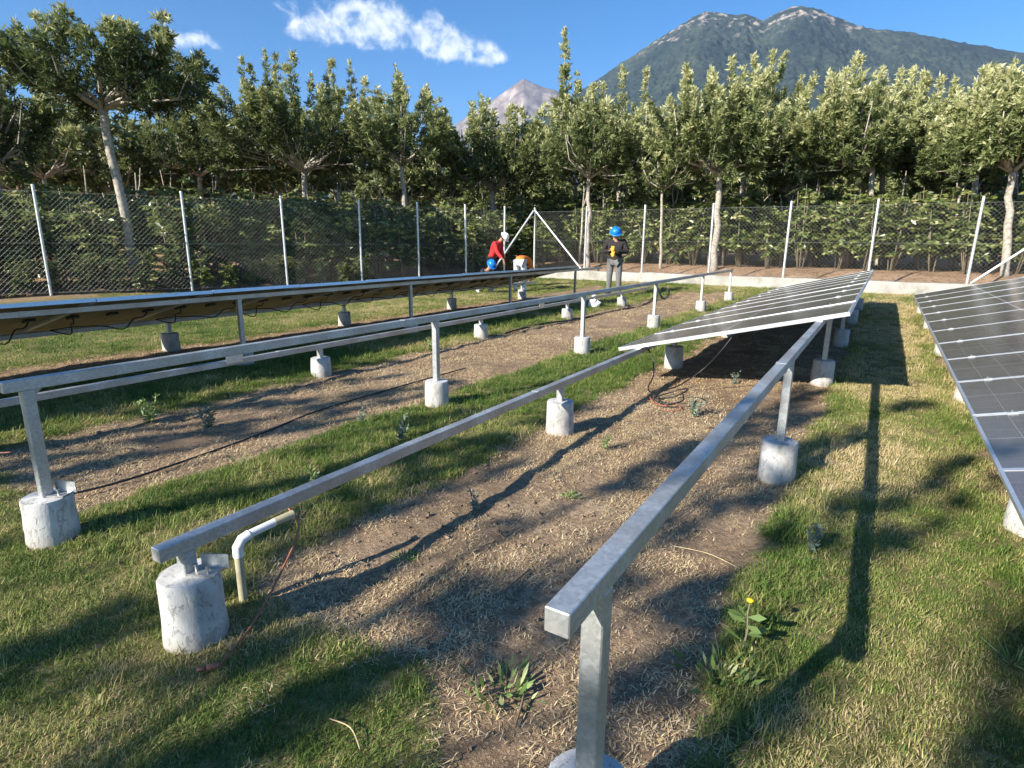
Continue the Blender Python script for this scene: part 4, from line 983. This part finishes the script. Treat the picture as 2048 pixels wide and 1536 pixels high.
# ------------------------------------------------------------------ weeds
def weed_mesh(seed, kind):
    rng = np.random.default_rng(seed); P, D, T, L, Wd = [], [], [], [], []
    if kind == 'rosette':
        n = 80; a = rng.random(n)*6.28; el = rng.uniform(.1, 1.4, n)
        P = np.stack([np.cos(a)*.07*rng.random(n), np.sin(a)*.07*rng.random(n), np.full(n, .004)], 1); D = np.stack([np.cos(a)*np.cos(el), np.sin(a)*np.cos(el), np.sin(el)], 1)
        L = rng.uniform(.015, .055, n); Wd = L*.2; T = rng.random(n)
    elif kind == 'upright':
        for s in range(7):
            a = rng.random()*6.28; sp_ = rng.uniform(.1, .5); dr = np.array([math.cos(a)*sp_, math.sin(a)*sp_, 1.0]); H = rng.uniform(.08, .19); n = 16; tt = rng.random(n)
            P.append(dr*(H*tt)[:, None]); D.append(dr*.4 + rng.normal(size=(n, 3))*.8); T.append(rng.random(n)); L.append(rng.uniform(.025, .05, n))
        P, D, T, L = (np.concatenate(q) for q in (P, D, T, L)); Wd = L*.38
    else:
        n = 30; a = rng.random(n)*6.28; el = rng.uniform(.3, 1.35, n)
        P = np.stack([np.cos(a)*.03*rng.random(n), np.sin(a)*.03*rng.random(n), np.zeros(n)], 1); D = np.stack([np.cos(a)*np.cos(el), np.sin(a)*np.cos(el), np.sin(el)], 1)
        L = rng.uniform(.08, .17, n); Wd = np.full(n, .006) + rng.random(n)*.004; T = rng.random(n)
    return leaf_quads(P, D, L, Wd, rng, .5), T
def weed(label, px, py, kind, scale, mat='weed_leaf', seed=0):
    q, T = weed_mesh(seed, kind); p = ground_pt(px, py); p.z = gz(p.x, p.y)
    root = link('weed', quads_mesh('weed', q*scale, M[mat], {'tint': T}), None, p)
    return tag(root, label, 'weed', 'weeds on the bare earth strips')
W_ = [('bushy low weed on bare earth left of the nearest post', 1000, 1370, 'rosette', 1.6, 'weed_leaf'), ('grey-leaved weed clump on the earth strip near the bare rack first post', 415, 850, 'upright', 1.3, 'weed_grey'),
      ('leafy green weed patch at the lawn edge right of the nearest post', 1430, 1345, 'rosette', 1.7, 'weed_leaf'), ('pale silver thistle on the lawn right of the earth strip', 1622, 1105, 'upright', .8, 'weed_grey'),
      ('tiny weed in the middle of the near earth strip', 1210, 895, 'upright', .6, 'weed_leaf'), ('small weed just below the second low pier', 1140, 985, 'rosette', .8, 'weed_leaf'),
      ('grey weed on grass left of the second low pier', 800, 885, 'upright', 1.0, 'weed_grey'), ('pale weed on the earth strip in front of the bare rack second post', 725, 845, 'upright', .7, 'weed_grey'),
      ('spindly pale weed in grass beside the near low beam', 640, 985, 'upright', .9, 'weed_leaf'), ('yellowish tall grass weed at the right picture edge', 2025, 1330, 'grass', .7, 'weed_leaf'),
      ('sprawling weed on bare earth below the first panel', 1390, 830, 'upright', 1.1, 'weed_grey'), ('small weed by the shadow line of the low beam', 950, 1010, 'upright', .7, 'weed_grey'),
      ('little dark weed on earth near the conduit', 810, 1105, 'rosette', .8, 'weed_leaf'), ('green sprig against the panel shadow edge', 1470, 765, 'upright', .8, 'weed_grey'),
      ('long-bladed grass clump beside the nearest bare rack pier', 480, 925, 'grass', .7, 'weed_leaf'), ('long-bladed grass clump left of the second low pier', 1000, 880, 'grass', .7, 'weed_leaf'),
      ('weed sprouting in the shade below the bare rack beam', 300, 840, 'upright', 1.3, 'weed_leaf'), ('pale sprig in the grass under the bare rack low beam', 700, 700, 'upright', 1.2, 'weed_grey'),
      ('lone weed stalk between the two splice plates of the bare rack', 860, 700, 'upright', 1.1, 'weed_leaf'), ('broad-leaved weed hugging the foot of the bare rack second pier', 905, 800, 'rosette', 1.0, 'weed_leaf')]
for i, w in enumerate(W_): weed(*w, seed=900 + i)
# sow thistle with a yellow flower
p = ground_pt(1485, 1300); p.z = gz(p.x, p.y); root = empty('flowering_weed', p); tag(root, 'sow thistle with a single yellow flower at the lawn edge', 'weed', 'weeds on the bare earth strips')
mb = MB(); mb.tube([(0, 0, 0), (.008, .01, .08), (.0, .02, .14), (.004, .02, .185)], [.004, .0035, .003, .002], 6); mb.build('stem', M['stem'], root, True)
rng = np.random.default_rng(4); n = 12; a = rng.random(n)*6.28; zz = rng.uniform(.02, .13, n)
link('leaf', quads_mesh('leaf', leaf_quads(np.stack([zz*0, zz*.12, zz], 1), np.stack([np.cos(a), np.sin(a), np.full(n, .35)], 1), rng.uniform(.05, .09, n), rng.uniform(.02, .032, n), rng, .6), M['weed_leaf'], {'tint': rng.random(n)*.5}), root)
mb = MB(); mb.lathe([(.002, .18), (.011, .19), (.013, .197), (.004, .2)], 12, (.004, .02, 0)); mb.build('flower', M['yellow_petal'], root, True)

# ------------------------------------------------------------------ grass, straw and clods (instanced)
def blades(seed, n, spread, Lr, w, lie=0.0, curl=.5):
    rng = np.random.default_rng(seed); a = rng.random(n)*6.28; r = spread*np.sqrt(rng.random(n)); az = rng.random(n)*6.28
    b0 = np.stack([r*np.cos(a), r*np.sin(a), np.full(n, -.003)], 1); L = rng.uniform(*Lr, n); tilt = np.clip(rng.normal(.55, .35, n) + lie, .05, 1.5)
    hd = np.stack([np.cos(az), np.sin(az), np.zeros(n)], 1); up = np.array([0, 0, 1.0]); sd = np.stack([-np.sin(az), np.cos(az), np.zeros(n)], 1)*w/2
    m_ = b0 + hd*(L*.5*np.sin(tilt))[:, None] + up*(L*.5*np.cos(tilt))[:, None]; t2 = np.clip(tilt + curl*rng.random(n), 0, 1.75)
    tp = m_ + hd*(L*.5*np.sin(t2))[:, None] + up*(L*.5*np.cos(t2))[:, None]
    tp[:, 2] = np.maximum(tp[:, 2], .002); m_[:, 2] = np.maximum(m_[:, 2], .003)
    V = np.stack([b0 - sd, b0 + sd, m_ + sd*.9, m_ - sd*.9], 1); V2 = np.stack([m_ - sd*.9, m_ + sd*.9, tp + sd*.15, tp - sd*.15], 1)
    q = rng.random(n); return np.concatenate([V, V2]), np.concatenate([q, q])
def proto_coll(name, meshes):
    c_ = bpy.data.collections.new(name)
    for i, me in enumerate(meshes):
        o = bpy.data.objects.new('%s_%02d' % (name, i), me); c_.objects.link(o)
    return c_
def scatter(name, label, pts, rot, scl, kind, tint, coll):
    me = bpy.data.meshes.new(name); n = len(pts); me.vertices.add(n); me.vertices.foreach_set('co', pts.astype(np.float32).ravel())
    for k, ty, v in (('rot', 'FLOAT_VECTOR', rot), ('scl', 'FLOAT', scl), ('kind', 'INT', kind), ('tint', 'FLOAT', tint)):
        at = me.attributes.new(k, ty, 'POINT'); at.data.foreach_set('vector' if ty == 'FLOAT_VECTOR' else 'value', np.ascontiguousarray(v, dtype=np.int32 if ty == 'INT' else np.float32).ravel())
    o = link(name, me); tag(o, label, None, None, 'stuff')
    ng = bpy.data.node_groups.new(name + '_scatter', 'GeometryNodeTree')
    ng.interface.new_socket('Geometry', in_out='INPUT', socket_type='NodeSocketGeometry'); ng.interface.new_socket('Geometry', in_out='OUTPUT', socket_type='NodeSocketGeometry')
    gi = N(ng, 'NodeGroupInput'); go = N(ng, 'NodeGroupOutput'); ip = N(ng, 'GeometryNodeInstanceOnPoints'); ci = N(ng, 'GeometryNodeCollectionInfo')
    ci.inputs['Collection'].default_value = coll; ci.inputs['Separate Children'].default_value = True; ci.inputs['Reset Children'].default_value = True
    def na(nm, ty):
        q = N(ng, 'GeometryNodeInputNamedAttribute', data_type=ty); q.inputs['Name'].default_value = nm; return q.outputs['Attribute']
    ng.links.new(gi.outputs[0], ip.inputs['Points']); ng.links.new(ci.outputs[0], ip.inputs['Instance']); ip.inputs['Pick Instance'].default_value = True
    ng.links.new(na('kind', 'INT'), ip.inputs['Instance Index']); er = N(ng, 'FunctionNodeEulerToRotation'); ng.links.new(na('rot', 'FLOAT_VECTOR'), er.inputs[0])
    ng.links.new(er.outputs[0], ip.inputs['Rotation']); ng.links.new(na('scl', 'FLOAT'), ip.inputs['Scale']); ng.links.new(ip.outputs[0], go.inputs[0])
    md = o.modifiers.new('scatter', 'NODES'); md.node_group = ng
    return o
gp = [quads_mesh('tuft', *(lambda r: (r[0], M['grass_blade'], {'blade': r[1]}))(blades(600+i, 36, .06, (.012, .036), .0032, .12))) for i in range(4)]
gp += [quads_mesh('long_tuft', *(lambda r: (r[0], M['grass_blade'], {'blade': r[1]}))(blades(620+i, 24, .05, (.03, .085), .0038, .0, .8))) for i in range(3)]
C_GRASS = proto_coll('grass_tufts', gp)
sg_ = np.random.default_rng(88); bands = [(-3.6, 1.6, -.3, 3.2, 900), (-5.2, 1.6, 3.2, 7, 480), (-7.4, -3.6, .3, 3.2, 480), (-14, -7.4, .5, 7, 170), (-7.4, -5.2, 3.2, 7, 300), (-17, 2.2, 7, 12, 150), (-16, 6, 12, 19.25, 75)]
PP, SS = [], []
for (x0, x1, y0, y1, dn) in bands:
    n = int((x1-x0)*(y1-y0)*dn); PP.append(np.stack([sg_.uniform(x0, x1, n), sg_.uniform(y0, y1, n)], 1)); SS.append(np.full(n, {900: 1.0, 480: 1.15, 300: 1.35, 170: 1.6, 150: 1.6, 75: 1.9}[dn]))
PP = np.concatenate(PP); SS = np.concatenate(SS); tf, by = lawn_mask(PP[:, 0], PP[:, 1])
keep = (sg_.random(len(PP)) < sstep(.15, .8, tf)) & (by < -.1)
for (px0, py0) in [(-1.965, .985), (-3.235, 1.02), (-.405, .985)]: keep &= np.hypot(PP[:, 0]-px0, PP[:, 1]-py0) > .115
PP = PP[keep]; SS = SS[keep]; n = len(PP); x, y = PP[:, 0], PP[:, 1]
patch = fbm(x*.9, y*.9, 51, 4)*1.5 + fbm(x*4, y*4, 55, 3)*.8
dry = .55 + .05*(x > -.4) + patch*.90 + .26*np.exp(-((x - .22)/.33)**2)*(y > .6) + sg_.normal(size=n)*.16
dry -= .20*((x < -1.9) | (y < 1.0)); dry -= .26*((x > -3.4) & (x < -2.05)) + .20*((x > -6.0) & (x < -4.9)) + .22*np.exp(-((x - .66)/.14)**2) + .18*np.exp(-((x + .25)/.14)**2) - .14*(y > 10)
lush = ((x > -3.35) & (x < -2.1) & (y > 1.0)) | ((x > -5.9) & (x < -4.95)) | (np.abs(x - .68) < .12) | (np.abs(x + .22) < .12)
kind = np.where(lush & (sg_.random(n) < .42), sg_.integers(4, 7, n), np.where(sg_.random(n) < .03, sg_.integers(4, 7, n), sg_.integers(0, 4, n)))
scatter('grass', 'short mixed green and straw coloured lawn grass', np.stack([x, y, ground_h(x, y)], 1), np.stack([sg_.normal(size=n)*.12, sg_.normal(size=n)*.12, sg_.random(n)*6.28], 1), SS*sg_.uniform(.6, 1.0, n), kind, np.clip(dry, 0, 1), C_GRASS)
# straw clippings on the earth
sp_ = [quads_mesh('straw', *(lambda r: (r[0], M['straw_blade'], {'blade': r[1]}))(blades(640+i, 26, .07, (.010, .036), .0030, .95, .2))) for i in range(4)]
C_STRAW = proto_coll('straw_bits', sp_)
PP, SS = [], []
for (x0, x1, y0, y1, dn, s) in ((-2.3, 0, .6, 4.6, 620, 1.0), (-2.3, 0, 4.6, 9, 260, 1.3), (-5.2, -3.2, 1, 7, 330, 1.25), (-5.2, 0, 9, 17, 70, 1.9), (-5.2, -3.2, 7, 9, 150, 1.6), (-8, -7, 0, 12, 120, 1.5), (.6, 1.2, 1, 10, 200, 1.2)):
    n = int((x1-x0)*(y1-y0)*dn); PP.append(np.stack([sg_.uniform(x0, x1, n), sg_.uniform(y0, y1, n)], 1)); SS.append(np.full(n, s))
PP = np.concatenate(PP); SS = np.concatenate(SS); x, y = PP[:, 0], PP[:, 1]; tf, by = lawn_mask(x, y)
dens = np.clip(.54 + fbm(x*2.2, y*2.2, 71, 4)*2.6, .06, 1); keep = (sg_.random(len(x)) < (1 - tf*.96)*dens) & (by < -.1)
PP = PP[keep]; SS = SS[keep]; x, y = PP[:, 0], PP[:, 1]; n = len(x)
scatter('straw_litter', 'dry straw clippings strewn over the bare earth', np.stack([x, y, ground_h(x, y) + .003], 1), np.stack([sg_.normal(size=n)*.08, sg_.normal(size=n)*.08, sg_.random(n)*6.28], 1), SS*sg_.uniform(.7, 1.2, n), sg_.integers(0, 4, n), np.clip(.72 + sg_.normal(size=n)*.2, 0, 1), C_STRAW)
# clods
cm = []
for i in range(4):
    rng = np.random.default_rng(660+i); mb = MB(); mb.lathe([(.004, -.006), (.011, -.002), (.013, .003), (.009, .008), (.003, .010)], 7, jit=.22, rng=rng); cm.append(mb.mesh('clod', M['clod']))
C_CLOD = proto_coll('clods', cm)
n = 3000; x = np.concatenate([sg_.uniform(-2.2, -.2, n), sg_.uniform(-5.1, -3.3, n)]); y = np.concatenate([sg_.uniform(.7, 8, n), sg_.uniform(1, 9, n)]); tf, by = lawn_mask(x, y); keep = (tf < .4) & (sg_.random(len(x)) < np.clip(.5 + fbm(x*1.7, y*1.7, 75, 3)*2.5, 0.05, 1)); x = x[keep]; y = y[keep]; n = len(x)
scatter('earth_clods', 'small dark clods of earth scattered on the bare strips', np.stack([x, y, ground_h(x, y)], 1), sg_.random((n, 3))*6.28, np.clip(sg_.lognormal(-.75, .5, n), .15, 1.5), sg_.integers(0, 4, n), sg_.random(n), C_CLOD)
# a few twigs
for i, (pa, pb_, lb_) in enumerate((((1000, 1185), (1060, 1130), 'thick dark twig lying on the earth left of the nearest post'), ((1345, 1090), (1480, 1140), 'long thin pale runner lying on the earth right of the near beam'), ((1030, 1450), (1045, 1330), 'dark twig lying across the earth near the nearest post foot'), ((660, 1440), (720, 1500), 'pale dry stalk lying on the lawn at the bottom left'))):
    a = G3(*pa, .012); b_ = G3(*pb_, .012); mid = (a+b_)/2 + Vector((.01, .015, .012))
    cable('twig', lb_, [a, mid, b_], .004 if i % 2 == 0 else .0022, M['twig'] if i % 2 == 0 else M['straw'], 'twig', 5)

# ------------------------------------------------------------------ haze
mb = MB(); mb.box((0, 0, 1498), (24200, 24200, 3004)); ma = bpy.data.materials.new('air'); ma.use_nodes = True; t = ma.node_tree; t.nodes.clear()
o_ = N(t, 'ShaderNodeOutputMaterial'); pv = N(t, 'ShaderNodeVolumePrincipled'); pv.inputs['Color'].default_value = (.42, .62, 1.0, 1); pv.inputs['Density'].default_value = .00003; pv.inputs['Anisotropy'].default_value = .0
t.links.new(pv.outputs[0], o_.inputs['Volume'])
hz = mb.build('haze', ma); tag(hz, 'thin blue haze in the air', None, None, 'stuff')
